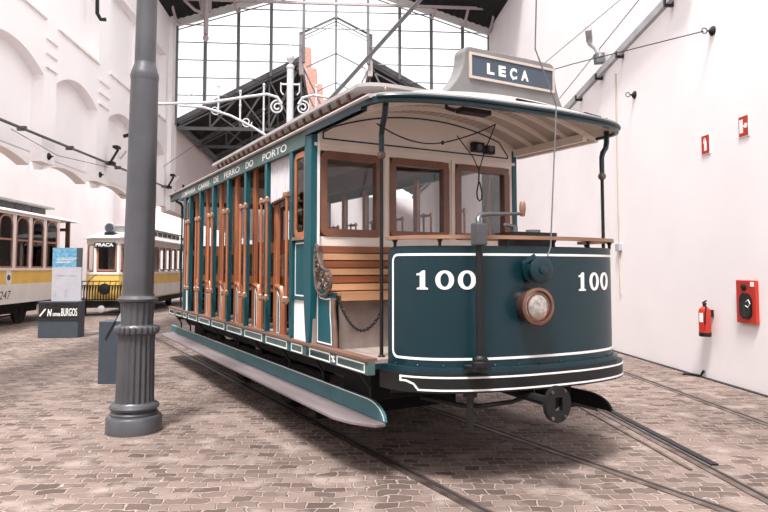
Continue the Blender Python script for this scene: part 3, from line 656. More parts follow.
ext(MB(),.12,2.60,2.65).build('roof_edge', M['tram_cream'], t2, QO)
b=MB(); P0=plan(.10)
inner=[(CX-.55,FY+1.0),(CX-.25,FY+.8),(CX+.25,FY+.8),(CX+.55,FY+1.0),(CX+.55,30.5),(CX-.55,30.5)]
n=6; b.add([(p,q,2.65) for p,q in P0]+[(p,q,2.86) for p,q in inner],[(i,(i+1)%n,n+(i+1)%n,n+i) for i in range(n)]+[tuple(range(n)),tuple(range(n,2*n))]); b.build('roof', M['tram_grey'], t2, QO)
MB().bx(CX-.42,CX+.42,FY+1.4,30,2.84,3.08).build('clerestory', M['tram_cream'], t2, QO)
b=MB(); b.bx(CX-.55,CX+.55,FY+1.2,30.2,3.07,3.13); b.build('clerestory_roof', M['tram_grey'], t2, QO, bevel=.02)
for k in range(9):
    y=FY+2.6+.75*k; MB().bx(CX+.415,CX+.435,y-.27,y+.27,2.90,3.04).build('fanlight', M['tram_inside'], t2, QO)
def facet_window(p, q, name='front_window'):
    # window between plan points p->q
    P=Vector((p[0],p[1],0)); Q=Vector((q[0],q[1],0)); d=(Q-P).normalized(); L_=(Q-P).length; nn=Vector((d.y,-d.x,0))
    F=lambda u,z,h: tuple(P+d*u+nn*h+Vector((0,0,z)))
    for u in (0,L_-.07):
        b=MB(); b.hexa([F(u,1.46,0),F(u+.07,1.46,0),F(u+.07,1.46,-.08),F(u,1.46,-.08)],[F(u,2.42,0),F(u+.07,2.42,0),F(u+.07,2.42,-.08),F(u,2.42,-.08)])
        b.build('pillar', M['tram_cream'], t2, QO)
    b=MB(); ribbon(b, rrect(.10,L_-.10,1.52,2.38,.08,3), .06, lambda u,z,h: F(u,z,h), .015); f=b.build(name, M['tram_wood'], t2, QO)
    b=MB(); b.add([F(.09,1.5,-.01),F(L_-.09,1.5,-.01),F(L_-.09,2.4,-.01),F(.09,2.4,-.01)],[(0,1,2,3)]); g=b.build('pane', M['glass'], f); g.location=(-QO[0],-QO[1],-QO[2])
pl=plan(0)
facet_window(pl[0],pl[1]); facet_window(pl[1],pl[2]); facet_window(pl[2],pl[3])
for k in range(9):
    y0=FY+.55+.88*k; facet_window((CX+HW,y0),(CX+HW,y0+.88),'side_window')
b=MB(); b.bx(CX-HW,CX-HW+.04,FY+.6,31,1.46,2.42); b.bx(CX-.2,CX+.2,FY+.7,FY+.8,1.4,2.3); b.bx(CX-.6,CX-.45,FY+1.9,FY+2,.5,2.42); b.bx(CX+.45,CX+.6,FY+1.9,FY+2,.5,2.42); b.build('inside_partition', M['tram_inside'], t2, QO)
MB().bx(CX-.38,CX+.28,FY-.10,FY-.02,2.27,2.46).build('destination_board', M['black'], t2, QO)
text_obj('PRAÇA', lambda u,v:(CX-.34+.58*u, FY-.104, 2.295+.14*v), 'destination_text', M['white'], t2, QO, bold=.03)
hl=(CX-.02,FY+.45,2.98)
MB().lathe([(.08,0),(.17,.02),(.19,.06),(.19,.20),(.12,.24)],(hl[0],hl[1]-.22,hl[2]),20,(0,1,0)).build('roof_headlamp', M['tram_grey'], t2, QO, smooth=True)
MB().lathe([(.14,0),(.14,.01)],(hl[0],hl[1]-.235,hl[2]),20,(0,1,0)).build('lamp_lens', M['slate'], t2, QO)
MB().bx(hl[0]-.15,hl[0]+.15,FY+.2,FY+.6,2.68,2.82).build('lamp_bracket', M['black'], t2, QO)
b=MB()
for k in range(19):
    x=CX-.82+.090*k; b.bar((x,FY-.20,.52),(x,FY-.20,1.02),.030,.030); b.bar((x,FY-.20,.80),(x+.045,FY-.21,1.0),.03,.02)
    if k%2: b.bar((x,FY-.20,1.0),(x+.05,FY-.22,1.14),.018,.018)
b.bar((CX-.9,FY-.20,1.02),(CX+.86,FY-.20,1.02),.03,.03); b.bar((CX-.9,FY-.20,.55),(CX+.86,FY-.20,.55),.03,.03); b.bar((CX-.9,FY-.22,1.16),(CX+.5,FY-.22,1.16),.03,.03)
b.build('folding_gate', M['black'], t2, QO)
MB().lathe([(.05,0),(.17,.02),(.19,.06),(.19,.10)],(CX+.02,FY-.30,.90),20,(0,1,0)).build('headlight', M['black'], t2, QO, smooth=True)
MB().bar((CX-.5,FY-.22,1.16),(CX-.25,FY-.2,1.4),.02,.02).build('gate_lever', M['black'], t2, QO)
b=MB(); b.bx(CX-.85,CX+.85,FY-.05,30.5,.30,.50); b.bx(CX-.75,CX-.6,FY-.15,FY-.05,.05,.5); b.bx(CX+.5,CX+.65,FY-.15,FY-.05,.05,.5); b.bar((CX-.9,FY-.25,.06),(CX+.9,FY-.25,.06),.08,.06); b.bar((CX-.9,FY-.25,.30),(CX+.9,FY-.25,.30),.04,.04)
b.build('underframe', M['under'], t2, QO)
MB().lathe([(.04,0),(.12,.02),(.12,.06)],(CX-.05,FY-.3,.24),16,(0,1,0)).build('buffer', M['tram_grey'], t2, QO, smooth=True)
trucks(t2, QO, CX-HW, CX+HW, 25.2, 27.8)
# ------------------------------------------------------------------ the green tram number 100
BC = 3.40; A0 = 7.8
T = empty('open_tram', tw(A0, BC), THT, label='dark teal open-sided tram numbered 100 with a LEÇA destination sign', cat='tram')
TF = (0, A0, 0)
def tb_(b, name, m, parent=None, **k):
    o = b.build(name, M[m], parent or T, TF if (parent is None or parent is T) else (0,0,0), **k)
    if parent and parent is not T: o.location = (-TF[0], -TF[1], -TF[2])
    return o
HWD = 1.20
posts = [5.70, 6.43, 7.16, 7.89, 8.62, 9.35, 10.02]
# ---- plan curves of the front (d, a)
dash_pl = [(-.965,4.23),(-.945,4.11),(-.88,3.97),(-.76,3.85),(-.6,3.76),(-.4,3.69),(-.2,3.645),(0,3.62),(.2,3.605),(.4,3.60),(.6,3.615),(.8,3.66),(.93,3.73),(1.02,3.85),(1.06,4.02),(1.07,4.2)]
roof_pl = [(-1.22,4.25),(-1.21,4.10),(-1.16,3.99),(-1.03,3.90),(-.85,3.83),(-.5,3.75),(-.1,3.72),(.3,3.71),(.7,3.72),(.95,3.75),(1.15,3.81),(1.28,3.92),(1.33,4.05),(1.34,4.25)]
def smooth_curve(P, n=6):
    out = []
    for i in range(len(P)-1):
        p0 = P[max(i-1,0)]; p1 = P[i]; p2 = P[i+1]; p3 = P[min(i+2,len(P)-1)]
        for k in range(n):
            t = k/n
            out.append(tuple(.5*((2*p1[j])+(-p0[j]+p2[j])*t+(2*p0[j]-5*p1[j]+4*p2[j]-p3[j])*t*t+(-p0[j]+3*p1[j]-3*p2[j]+p3[j])*t**3) for j in (0,1)))
    out.append(P[-1]); return out
class Curve:
    def __init__(s, P):
        s.P = smooth_curve(P); s.S = [0]
        for i in range(1, len(s.P)): s.S.append(s.S[-1]+math.dist(s.P[i], s.P[i-1]))
        s.L = s.S[-1]
    def at(s, t):
        t = min(max(t, 0), s.L-1e-6); lo = 0; hi = len(s.S)-1
        while hi-lo > 1:
            m = (lo+hi)//2
            if s.S[m] <= t: lo = m
            else: hi = m
        k = (t-s.S[lo])/(s.S[hi]-s.S[lo]); a = s.P[lo]; c = s.P[hi]
        i0 = max(lo-2,0); i1 = min(hi+2, len(s.P)-1)
        tx = s.P[i1][0]-s.P[i0][0]; ty = s.P[i1][1]-s.P[i0][1]; l = math.hypot(tx,ty)
        return (a[0]+(c[0]-a[0])*k, a[1]+(c[1]-a[1])*k, ty/l, -tx/l)   # point, outward normal (toward front)
    def f(s, t, z, h=0):
        x, y, nx, ny = s.at(t); return (x+nx*h, y+ny*h, z)
    def s_of_x(s, x):
        return min((abs(s.at(s.L*k/400)[0]-x), s.L*k/400) for k in range(401))[1]
DC = Curve(dash_pl); RC = Curve(roof_pl)
# ---- dash
def dash(mir=False, name='dash'):
    N_ = 64; top = []; bot = []
    r = .07
    def zt(s):
        e = min(s, DC.L-s); zz = 1.765
        return zz if e > r else zz-r+math.sqrt(max(0, r*r-(r-e)**2))
    MF = (lambda p: (p[0], 15.6-p[1], p[2])) if mir else (lambda p: p)
    for i in range(N_+1):
        s = DC.L*i/N_; 
        if i < 4: s = DC.L*[0,.004,.012,.025][i]
        if i > N_-4: s = DC.L*(1-[0,.004,.012,.025][N_-i])
        top.append([MF(DC.f(s, .86, .0)), MF(DC.f(s, zt(s), .0))]); bot.append([MF(DC.f(s, .86, -.025)), MF(DC.f(s, zt(s), -.025))])
    b = MB(); b.grid_solid(top, bot); return b, MF
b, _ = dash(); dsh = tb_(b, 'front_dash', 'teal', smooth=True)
b = MB(); ribbon(b, dense(rrect(.065, DC.L-.20, .935, 1.70, .05, 4), .05), .018, lambda s,z,h: DC.f(s,z,h+.0005), .003)
tb_(b, 'white_lining', 'white')
b, MF = dash(True); tb_(b, 'rear_dash', 'dark_teal', smooth=True)
b = MB(); ribbon(b, dense(rrect(.065, DC.L-.20, .935, 1.70, .05, 4), .05), .018, lambda s,z,h: MF(DC.f(s,z,h+.0005)), .003)
tb_(b, 'white_lining', 'white')
# numerals 1 0 0 on the dash
def zero(b, c, w, h, f, t=.0035, n=28):
    outp = [(c+w/2*math.copysign(abs(math.cos(2*PI*k/n))**.9, math.cos(2*PI*k/n)), h/2*math.sin(2*PI*k/n)) for k in range(n)]
    inp = [(c+w*.235*math.cos(2*PI*k/n), h*.36*math.sin(2*PI*k/n)) for k in range(n)]
    vs = [f(*p,0) for p in outp]+[f(*p,0) for p in inp]+[f(*p,t) for p in outp]+[f(*p,t) for p in inp]; fs = []
    for i in range(n):
        j = (i+1)%n; fs += [(2*n+i,2*n+j,3*n+j,3*n+i),(i,n+i,n+j,j),(i,j,2*n+j,2*n+i),(n+i,3*n+i,3*n+j,n+j)]
    b.add(vs, fs)
def one(b, c, w, h, f, t=.0035):
    P = [(-.5,-.5),(.5,-.5),(.5,-.42),(.26,-.38),(.26,.5),(.02,.5),(-.28,.36),(-.52,.34),(-.52,.24),(-.22,.25),(-.22,-.38),(-.5,-.42)]
    b.prism([(c+p*w,q*h) for p,q in P], lambda p,q: f(p,q,0), lambda p,q: f(p,q,t))
def number100(sc_, zc, h, wz, gap, name):
    F = lambda p,q,hh: DC.f(sc_+p, zc+q, hh+.001)
    for k, fn in enumerate((one, zero, zero)):
        b = MB(); fn(b, (k-1)*gap, wz*(.62 if k == 0 else 1), h, F); tb_(b, name, 'white')
s1_ = DC.s_of_x(-.72); s2_ = DC.s_of_x(.60)
number100(s1_, 1.512, .140, .136, .165, 'numeral')
number100(s2_, 1.492, .145, .125, .150, 'numeral')
# bolts at the foot of the dash
b = MB()
for k in range(14):
    s = DC.L*(k+.5)/14; p = DC.f(s,.885,0); q = DC.f(s,.885,1); b.lathe([(.009,0),(.009,.005),(.004,.009)], p, 8, Vector(q)-Vector(p))
tb_(b, 'rivets', 'dark_teal'); T.children[-1]['kind'] = 'stuff'
# ---- deck / platform floor and bumper
def off_pts(off, z, n=48, C_=None, s0=0, s1=None):
    C_ = C_ or DC; s1 = C_.L if s1 is None else s1
    return [C_.f(s0+(s1-s0)*i/n, z, off) for i in range(n+1)]
for mir in (False, True):
    MF = (lambda p: (p[0], 15.6-p[1], p[2])) if mir else (lambda p: p)
    pre = 'rear' if mir else 'front'
    loop = [(-1.20,5.3),(-1.20,4.22)]+[(p[0],p[1]) for p in off_pts(.04,0)]+[(1.18,4.2),(1.18,5.3)]
    b = MB(); b.prism([MF((p,q,0))[:2] for p,q in loop], lambda p,q:(p,q,.835), lambda p,q:(p,q,.875)); tb_(b, pre+'_platform_edge', 'dark_teal')
    loop2 = [(-1.17,5.3),(-1.17,4.24)]+[(p[0],p[1]) for p in off_pts(-.03,0)]+[(1.15,4.2),(1.15,5.3)]
    b = MB(); b.prism([MF((p,q,0))[:2] for p,q in loop2], lambda p,q:(p,q,.876), lambda p,q:(p,q,.905)); tb_(b, pre+'_platform_deck', 'deck')
    # bumper: heavy curved band
    outer = off_pts(.08,0); inn = off_pts(-.05,0)
    b = MB(); top=[]; bot=[]
    for o_, i_ in zip(outer, inn):
        o_=MF(o_); i_=MF(i_)
        top.append([(i_[0],i_[1],.705),(i_[0],i_[1],.835)]); bot.append([(o_[0],o_[1],.705),(o_[0],o_[1],.835)])
    b.grid_solid(top, bot)
    e0 = MF(outer[0]); 
    tb_(b, pre+'_bumper', 'black', smooth=True)
    bs0, bs1 = .20, DC.L-.10
    pth = [(bs0,.815),(bs1,.815),(bs1,.775),(bs1-.03,.725),(bs0+.12,.725),(bs0+.09,.765),(bs0+.04,.785),(bs0,.785)]
    b = MB(); ribbon(b, dense(pth, .05), .013, lambda s,z,h: MF(DC.f(s,z,h+.0805)), .003); tb_(b, 'bumper_lining', 'white')
# ---- side sole band with lining panels
for s in (-1,1):
    x = s*HWD
    b = MB(); b.bx(min(x,x-s*.06),max(x,x-s*.06),4.12,11.48,.815,.912); tb_(b, 'sole_band', 'band')
    b = MB(); b.bx(min(x+s*.012,x-s*.08),max(x+s*.012,x-s*.08),4.12,11.48,.912,.935); tb_(b, 'deck_nosing', 'nosing')
    segs = [(4.15,4.66),(4.76,5.22)]+[(5.36,5.66)]+[(posts[i]+.05,posts[i+1]-.05) for i in range(6)]+[(10.08,10.34),(10.44,10.9),(11.0,11.44)]
    for a0,a1 in segs:
        if s > 0 and a0 < 9: continue
        b = MB(); ribbon(b, [(a0+.02,.83),(a1-.02,.83),(a1-.02,.895),(a0+.02,.895)], .011, lambda p,q,h:(x+s*(h+.0005),p,q), .003); tb_(b, 'band_lining', 'white')
    b = MB(); b.bar((x+s*.003,4.68,.84),(x+s*.003,4.74,.885),.004,.012,(1,0,0)); b.bar((x+s*.003,4.74,.84),(x+s*.003,4.68,.885),.004,.012,(1,0,0)); b.bar((x+s*.003,4.71,.835),(x+s*.003,4.71,.89),.004,.010,(1,0,0))
    tb_(b, 'monogram', 'white')
b = MB(); b.bx(-1.14,1.14,5.3,10.3,.86,.91); tb_(b, 'saloon_floor', 'deck')
# ---- step boards
for s in (-1,1):
    xo, xi = s*1.28, s*1.03
    if s > 0: xo, xi = 1.46, 1.20
    pts = [(xo,4.55),(xo,11.75),(xi,11.9),(xi,4.15),(xi+ (xo-xi)*.35,4.15),(xi+(xo-xi)*.8,4.35)]
    zd = 0 if s < 0 else -.13
    b = MB(); b.prism(pts, lambda p,q:(p,q,.418+zd), lambda p,q:(p,q,.445+zd)); tb_(b, 'step_board', 'step', bevel=.006)
    pts = [(4.15,.45),(12.05,.45),(12.05,.57),(4.42,.585)]+[(4.42-.27*math.sin(PI/2*k/6)**1,.45+.135*math.cos(PI/2*k/6)) for k in range(1,6)]
    xx = xi; dz_, da_ = (0,0) if s < 0 else (-.13,-.17)
    pts = [(p+da_,q+dz_) for p,q in pts]
    b = MB(); b.prism(pts, lambda p,q:(xx-s*.012,p,q), lambda p,q:(xx+s*.012,p,q)); tb_(b, 'kick_board', 'teal_board' if s<0 else 'under')  # right-hand board is teal too; its shade is painted in as black
    if s < 0:
      b = MB(); ribbon(b, [(4.155,.46)]+[(4.42-.26*math.cos(PI/2*k/6),.455+.125*math.sin(PI/2*k/6)) for k in range(1,7)]+[(5.2,.58),(12.0,.566)], .008, lambda p,q,h:(xx+s*(.0125+h),p,q), .002, closed=False); tb_(b, 'board_lining', 'white')
    for y in (4.45,5.35,6.2,7.1,8.0,8.9,9.8,10.7,11.4):
        b = MB(); b.tube([(xx-s*.03,y,.43+zd),(xx-s*.03,y,.65),(s*1.12,y,.82)],.013,6); b.bx(min(xx-s*.03,xx+s*.2),max(xx-s*.03,xx+s*.2),y-.015,y+.015,.405+zd,.418+zd); tb_(b, 'step_hanger', 'black')
# ---- underframe and truck
b = MB(); b.bx(-.95,.95,4.7,11.0,.68,.83); tb_(b, 'underframe', 'under')
for s in (-1,1):
    b = MB(); b.bar((s*.92,4.5,.74),(s*.92,11.1,.74),.10,.16); tb_(b, 'sole_bar', 'under')
    b = MB(); b.bar((s*.86,5.6,.52),(s*.86,10.1,.52),.07,.12); tb_(b, 'truck_frame', 'under')
    b = MB(); b.bar((s*.86,5.8,.24),(s*.86,9.9,.24),.04,.05); tb_(b, 'brake_rod', 'under')
    for y in (6.95,8.75):
        b = MB(); b.lathe([(.10,0),(.12,.03),(.34,.035),(.36,.06),(.36,.11),(.39,.12),(.39,.145)],(s*.79,y,.395),32,(-s,0,0)); tb_(b, 'wheel', 'under', smooth=True)
        b = MB(); b.bx(min(s*.80,s*.98),max(s*.80,s*.98),y-.13,y+.13,.28,.52); tb_(b, 'axle_box', 'under', bevel=.02)
        for dy in (-.42,.42):
            b = MB(); b.tube([(s*.9+.05*math.cos(k*.9),y+dy+.05*math.sin(k*.9),.56+.0055*k) for k in range(24)],.014,5); tb_(b, 'coil_spring', 'under')
            b = MB(); b.bx(min(s*.70,s*.80),max(s*.70,s*.80),y+dy*1.02-.04,y+dy*1.02+.04,.22,.56); tb_(b, 'brake_shoe', 'under')
for y in (6.95,8.75):
    b = MB(); b.tube([(-.80,y,.395),(.80,y,.395)],.055,12); tb_(b, 'axle', 'under')
b = MB(); b.bx(-.45,.45,7.3,8.4,.30,.68); tb_(b, 'motor', 'under', bevel=.04)
for y in (4.9,10.6):
    b = MB(); b.bx(-.90,.90,y-.25,y+.25,.50,.70); tb_(b, 'equipment_box', 'under', bevel=.02)
# lifeguard tray ahead of the wheels
b = MB(); b.bar((-.8,5.9,.20),(.8,5.9,.20),.04,.04); b.bx(-.85,.85,5.86,5.9,.10,.30); tb_(b, 'lifeguard', 'under')
# coupling bar and buffer plate
b = MB(); b.tube([(-.15,4.6,.70),(-.14,3.9,.66),(-.12,3.33,.645)],[.035,.03,.04],8); tb_(b, 'drawbar', 'black', smooth=True)
b = MB(); P = rrect(-.028,.028,-.05,.05,.01,2); n = len(P); m_ = 28
cxb, cyb, czb = -.120, 3.30, .645; 
out = [((.118)*math.cos(2*PI*k/m_), .128*math.sin(2*PI*k/m_)) for k in range(m_)]
inn = [(max(-.036,min(.036,.06*math.cos(2*PI*k/m_))), max(-.048,min(.048,.075*math.sin(2*PI*k/m_)))) for k in range(m_)]
vs=[]; 
for yy in (cyb, cyb+.035):
    vs += [(cxb+p,yy,czb+q) for p,q in out]+[(cxb+p,yy,czb+q) for p,q in inn]
fs=[]
for i in range(m_):
    j=(i+1)%m_; fs += [(i,j,m_+j,m_+i),(2*m_+i,3*m_+i,3*m_+j,2*m_+j),(i,2*m_+i,2*m_+j,j),(m_+i,m_+j,3*m_+j,3*m_+i)]
b.add(vs,fs); bp_ = tb_(b, 'buffer_plate', 'black')
for dx,dz in ((-.06,.09),(.06,.09),(-.06,-.09),(.06,-.09)):
    b = MB(); b.lathe([(.012,0),(.012,.008)],(cxb+dx,cyb,czb+dz),8,(0,-1,0)); tb_(b,'bolt','steel',bp_)
b = MB(); b.tube([(-.75,4.1,.62),(-.55,3.85,.58),(-.45,3.75,.585),(-.2,3.7,.60),(.05,3.75,.62),(.2,3.9,.68)],.018,8); b.tube([(-.9,4.3,.66),(-.3,4.1,.66),(.4,4.1,.68)],.03,8); tb_(b, 'brake_linkage', 'black')
b = MB(); b.lathe([(.026,0),(.026,.28)],(-.575,3.72,.43),10); b.lathe([(.05,0),(.05,.03)],(-.575,3.72,.67),10); tb_(b, 'brake_spindle_end', 'black', smooth=True)
# ---- brake staff on the front of the dash
SX, SY = -.575, 3.60
b = MB(); b.tube([(SX,SY,.90),(SX,SY,1.80)],.026,12); tb_(b, 'brake_staff', 'black', smooth=True)
b = MB(); b.lathe([(.062,0),(.062,.03),(.056,.035),(.056,.055),(.04,.065),(.034,.075)],(SX,SY,.905),20); b.bx(SX-.075,SX+.075,SY-.03,SY+.10,.875,.905); tb_(b, 'brake_staff_foot', 'black', smooth=True)
b = MB(); b.bx(SX-.045,SX+.045,SY-.045,SY+.045,1.76,1.92); tb_(b, 'brake_staff_head', 'iron_post', bevel=.012)
def trp(px, d, a): pass
b = MB(); b.tube([(SX,SY,1.90),(SX,SY+.01,1.955),(SX+.03,SY+.02,1.985),(SX+.12,SY+.03,1.995),(SX+.44,SY+.03,2.01)],[.020,.019,.018,.016,.012],10); tb_(b, 'brake_crank', 'iron_post', smooth=True)
b = MB(); b.lathe([(.018,0),(.022,.03),(.026,.06),(.022,.10),(.012,.115)],(SX+.44,SY+.03,1.99),12); tb_(b, 'crank_grip', 'handrail', smooth=True)
# ---- gong drum and headlight
sd_ = DC.s_of_x(.0)
def on_dash(xc, zc): s = DC.s_of_x(xc); p = Vector(DC.f(s,zc,0)); q = Vector(DC.f(s,zc,1)); return p, (q-p).normalized()
p, nn = on_dash(-.07,1.585)
b = MB(); b.lathe([(.06,-.01),(.06,.02),(.095,.025),(.100,.04),(.100,.055),(.07,.06),(.07,.115),(.095,.12),(.100,.13),(.100,.145),(.092,.15),(.03,.152),(.03,.165),(.018,.17)],p,32,nn); gg = tb_(b, 'rope_reel', 'teal', smooth=True)
b = MB(); b.bar(p+Vector((-.09,-.02,.05)),p+Vector((-.03,-.09,.11)),.02,.03); tb_(b, 'reel_pawl', 'dark_teal')
p, nn = on_dash(-.09,1.318)
nn2 = (nn+Vector((-.02,0,0))).normalized()
b = MB(); b.lathe([(.105,-.01),(.118,.02),(.128,.075),(.126,.095),(.138,.10),(.142,.115),(.138,.13),(.116,.135),(.112,.12),(.112,.10)],p,40,nn2); tb_(b, 'headlamp', 'copper', smooth=True)
b = MB(); b.lathe([(.112,.112),(.10,.122),(.06,.132),(.02,.136)],p,32,nn2); tb_(b, 'headlamp_lens', 'lens', smooth=True)
b = MB(); b.lathe([(.100,.118),(.096,.130),(.088,.130),(.086,.118)],p,32,nn2); tb_(b, 'lens_ring', 'copper', smooth=True)
# ---- wooden rail on the dash
pts = [DC.f(DC.L*(i/48), 1.835, -.005) for i in range(49)]
b = MB(); top=[];bot=[]
for i in range(49):
    s = DC.L*i/48; top.append([DC.f(s,1.843,-.035),DC.f(s,1.843,.03)]); bot.append([DC.f(s,1.815,-.035),DC.f(s,1.815,.03)])
b.grid_solid(top,bot); tb_(b, 'dash_handrail', 'handrail', smooth=True)
for t in (.03,.17,.36,.52,.66,.80,.97):
    s = DC.L*t; q = DC.f(s,1.76,-.005); b = MB(); b.lathe([(.012,0),(.012,.03),(.024,.055)],q,8); tb_(b, 'rail_bracket', 'black', smooth=True)
# ---- controller
b = MB(); b.prism(rrect(-.26,.16,-.13,.13,.06), lambda p,q:(p+.15,q+3.86,.90), lambda p,q:(p+.15,q+3.86,1.84)); b.prism(rrect(-.28,.18,-.15,.15,.06), lambda p,q:(p+.15,q+3.86,1.84), lambda p,q:(p+.15,q+3.86,1.88)); tb_(b, 'controller', 'black', smooth=True)
b = MB(); b.lathe([(.03,0),(.03,.05)],(-.02,3.86,1.88),10); b.bar((-.02,3.86,1.93),(-.16,3.80,1.94),.03,.02); b.lathe([(.06,0),(.06,.03)],(.2,3.88,1.88),12); tb_(b, 'controller_handle', 'grey_iron')
# ---- corner grab poles
def grab(x0, y0, x1, y1, kz, name='grab_pole'):
    # x0,y0 foot ; x1,y1 top under the roof corner
    b = MB(); b.tube([(x0,y0,.90),(x0,y0,kz)],.015,10); o = tb_(b, name, 'black', smooth=True)
    b = MB(); b.tube([(x0,y0,kz),(x0,y0,kz+.17),(x0+(x1-x0)*.25,y0+(y1-y0)*.25,kz+.22),(x0+(x1-x0)*.8,y0+(y1-y0)*.8,kz+.27),(x1,y1,kz+.33),(x1,y1,2.86)],[.022,.022,.024,.024,.024,.024],10); tb_(b, 'pole_swan_neck', 'dark_teal', smooth=True)
    b = MB(); b.lathe([(.012,-.035),(.03,-.02),(.036,0),(.03,.02),(.012,.035)],(x0,y0,kz),14); tb_(b, 'pole_ball', 'scroll_iron', smooth=True)
    b = MB(); b.lathe([(.03,0),(.03,.01),(.018,.02)],(x0,y0,.90),12); tb_(b, 'pole_foot', 'black')
    b = MB(); b.lathe([(.022,0),(.022,.025),(.012,.045)],(x1,y1,2.93),10); tb_(b, 'roof_finial', 'scroll_iron', smooth=True)
grab(-.95,4.36,-1.06,4.10,2.50)
grab(1.075,3.93,1.20,3.98,2.42)
grab(-1.05,11.25,-1.12,11.5,2.50); grab(1.0,11.4,1.08,11.5,2.50)
# ---- side posts
def side_post(y, s, w=.075, bulk=False):
    x = s*HWD
    if bulk: P = [(5.20,2.86),(5.36,2.86),(5.36,1.35),(5.345,1.2),(5.315,1.0),(5.29,.905),(5.245,.905),(5.225,1.0),(5.21,1.15),(5.20,1.4)]
    else: P = [(y-w/2,2.80),(y+w/2,2.80),(y+w/2,1.36),(y+w/2-.008,1.15),(y+w/2-.022,.98),(y+.006,.905),(y-.016,.905),(y-w/2+.012,.98),(y-w/2,1.2)]
    d = .06 if bulk else .055
    b = MB(); b.prism(P, lambda p,q:(x,p,q), lambda p,q:(x-s*d,p,q)); tb_(b, 'post', 'teal_side_lit', bevel=.004)
    b = MB(); b.bx(min(x,x+s*.004),max(x,x+s*.004),y-.012,y+.012,.82,.905); tb_(b, 'post_foot', 'teal_side_lit')
for s in (-1,1):
    for y in posts: side_post(y, s)
    side_post(5.28, s, bulk=True)
    b = MB(); x=s*HWD; b.prism([(10.30,2.86),(10.42,2.86),(10.42,1.2),(10.36,.905),(10.32,.905),(10.30,1.2)], lambda p,q:(x,p,q), lambda p,q:(x-s*.10,p,q)); tb_(b, 'post', 'teal_side_lit')
# grab rods outside the posts
def rod(y, s, z0=1.30, z1=2.30):
    x = s*(HWD+.055); b = MB(); b.tube([(x,y,z0-.02),(x,y,z1+.02)],.015,8)
    return tb_(b, 'grab_rod', 'wood', smooth=True)
def bracket(y0, y1, z, s):
    x = s*(HWD+.055); b = MB(); b.bx(min(x-.016,x+.016),max(x-.016,x+.016),y0-.03,y1+.03,z-.02,z+.012)
    for yy in (y0,y1): b.lathe([(.012,-.04),(.024,-.015),(.024,.02),(.012,.035)],(x,yy,z),10)
    b.bx(min(s*HWD,x),max(s*HWD,x),y1-.015,y1+.015,z-.015,z+.01); tb_(b, 'rod_bracket', 'brass')
for s in (-1,1):
    for i, y in enumerate(posts):
        if i == 0: ra = [y-.05]
        else: ra = [y-.215, y-.035]
        for yy in ra: rod(yy, s)
        for z in (1.30,2.30): bracket(ra[0], ra[-1] if i else y, z, s)
# ---- cross benches with full height stanchions
for i, y_ in enumerate(posts[1:]):
    y = y_+.11
    for s in (-1,1):
        x = s*1.12
        b = MB(); b.bx(min(x,x-s*.04),max(x,x-s*.04),y-.25,y-.155,.91,2.78); tb_(b, 'bench_stanchion', 'wood', bevel=.005)
        P = [(y-.27,.92),(y-.37,.92),(y-.365,1.25),(y-.35,1.33),(y-.27,1.40)]
        b = MB(); b.prism(P, lambda p,q:(x,p,q), lambda p,q:(x-s*.03,p,q)); pe = tb_(b, 'bench_end', 'teal_side_lit')
        b = MB(); ribbon(b, [(y-.285,.935),(y-.355,.935),(y-.35,1.24),(y-.335,1.31),(y-.285,1.36)], .009, lambda p,q,h:(x+s*(h+.001),p,q), .003); tb_(b, 'end_lining', 'white', pe)
        b = MB(); top=[]; bot=[]
        for k,(yy,zz) in enumerate([(y-.415,.92),(y-.425,1.05),(y-.425,1.2),(y-.405,1.33),(y-.36,1.395),(y-.30,1.41),(y-.24,1.41)]): pass
        b.tube([(x-s*.01,y-.425,.915),(x-s*.01,y-.435,1.0),(x-s*.01,y-.435,1.2),(x-s*.01,y-.42,1.33),(x-s*.01,y-.38,1.39),(x-s*.01,y-.30,1.405),(x-s*.01,y-.22,1.41)],[.042,.038,.034,.032,.03,.028,.026],8); tb_(b, 'bench_leg', 'wood', smooth=True)
    for k in range(5):
        b = MB(); b.bx(-1.08,1.08,y-.43+.062*k,y-.38+.062*k,1.33,1.352); tb_(b, 'seat_slat', 'wood_h')
    for k in range(4):
        b = MB(); z = .98+.085*k; b.bx(-1.05,1.05,y-.34,y-.32,z,z+.05); tb_(b, 'riser_slat', 'black')
    for z0,z1 in ((1.40,1.50),(1.78,1.90)):
        b = MB(); b.bx(-1.08,1.08,y-.20,y-.17,z0,z1); tb_(b, 'back_board', 'wood_h')
    for k in range(9):
        b = MB(); b.lathe([(.010,0),(.016,.05),(.010,.1),(.018,.14),(.010,.18),(.016,.23),(.010,.28)],(-1.0+.25*k,y-.185,1.5),6)
        tb_(b, 'back_spindle', 'brass', smooth=True)
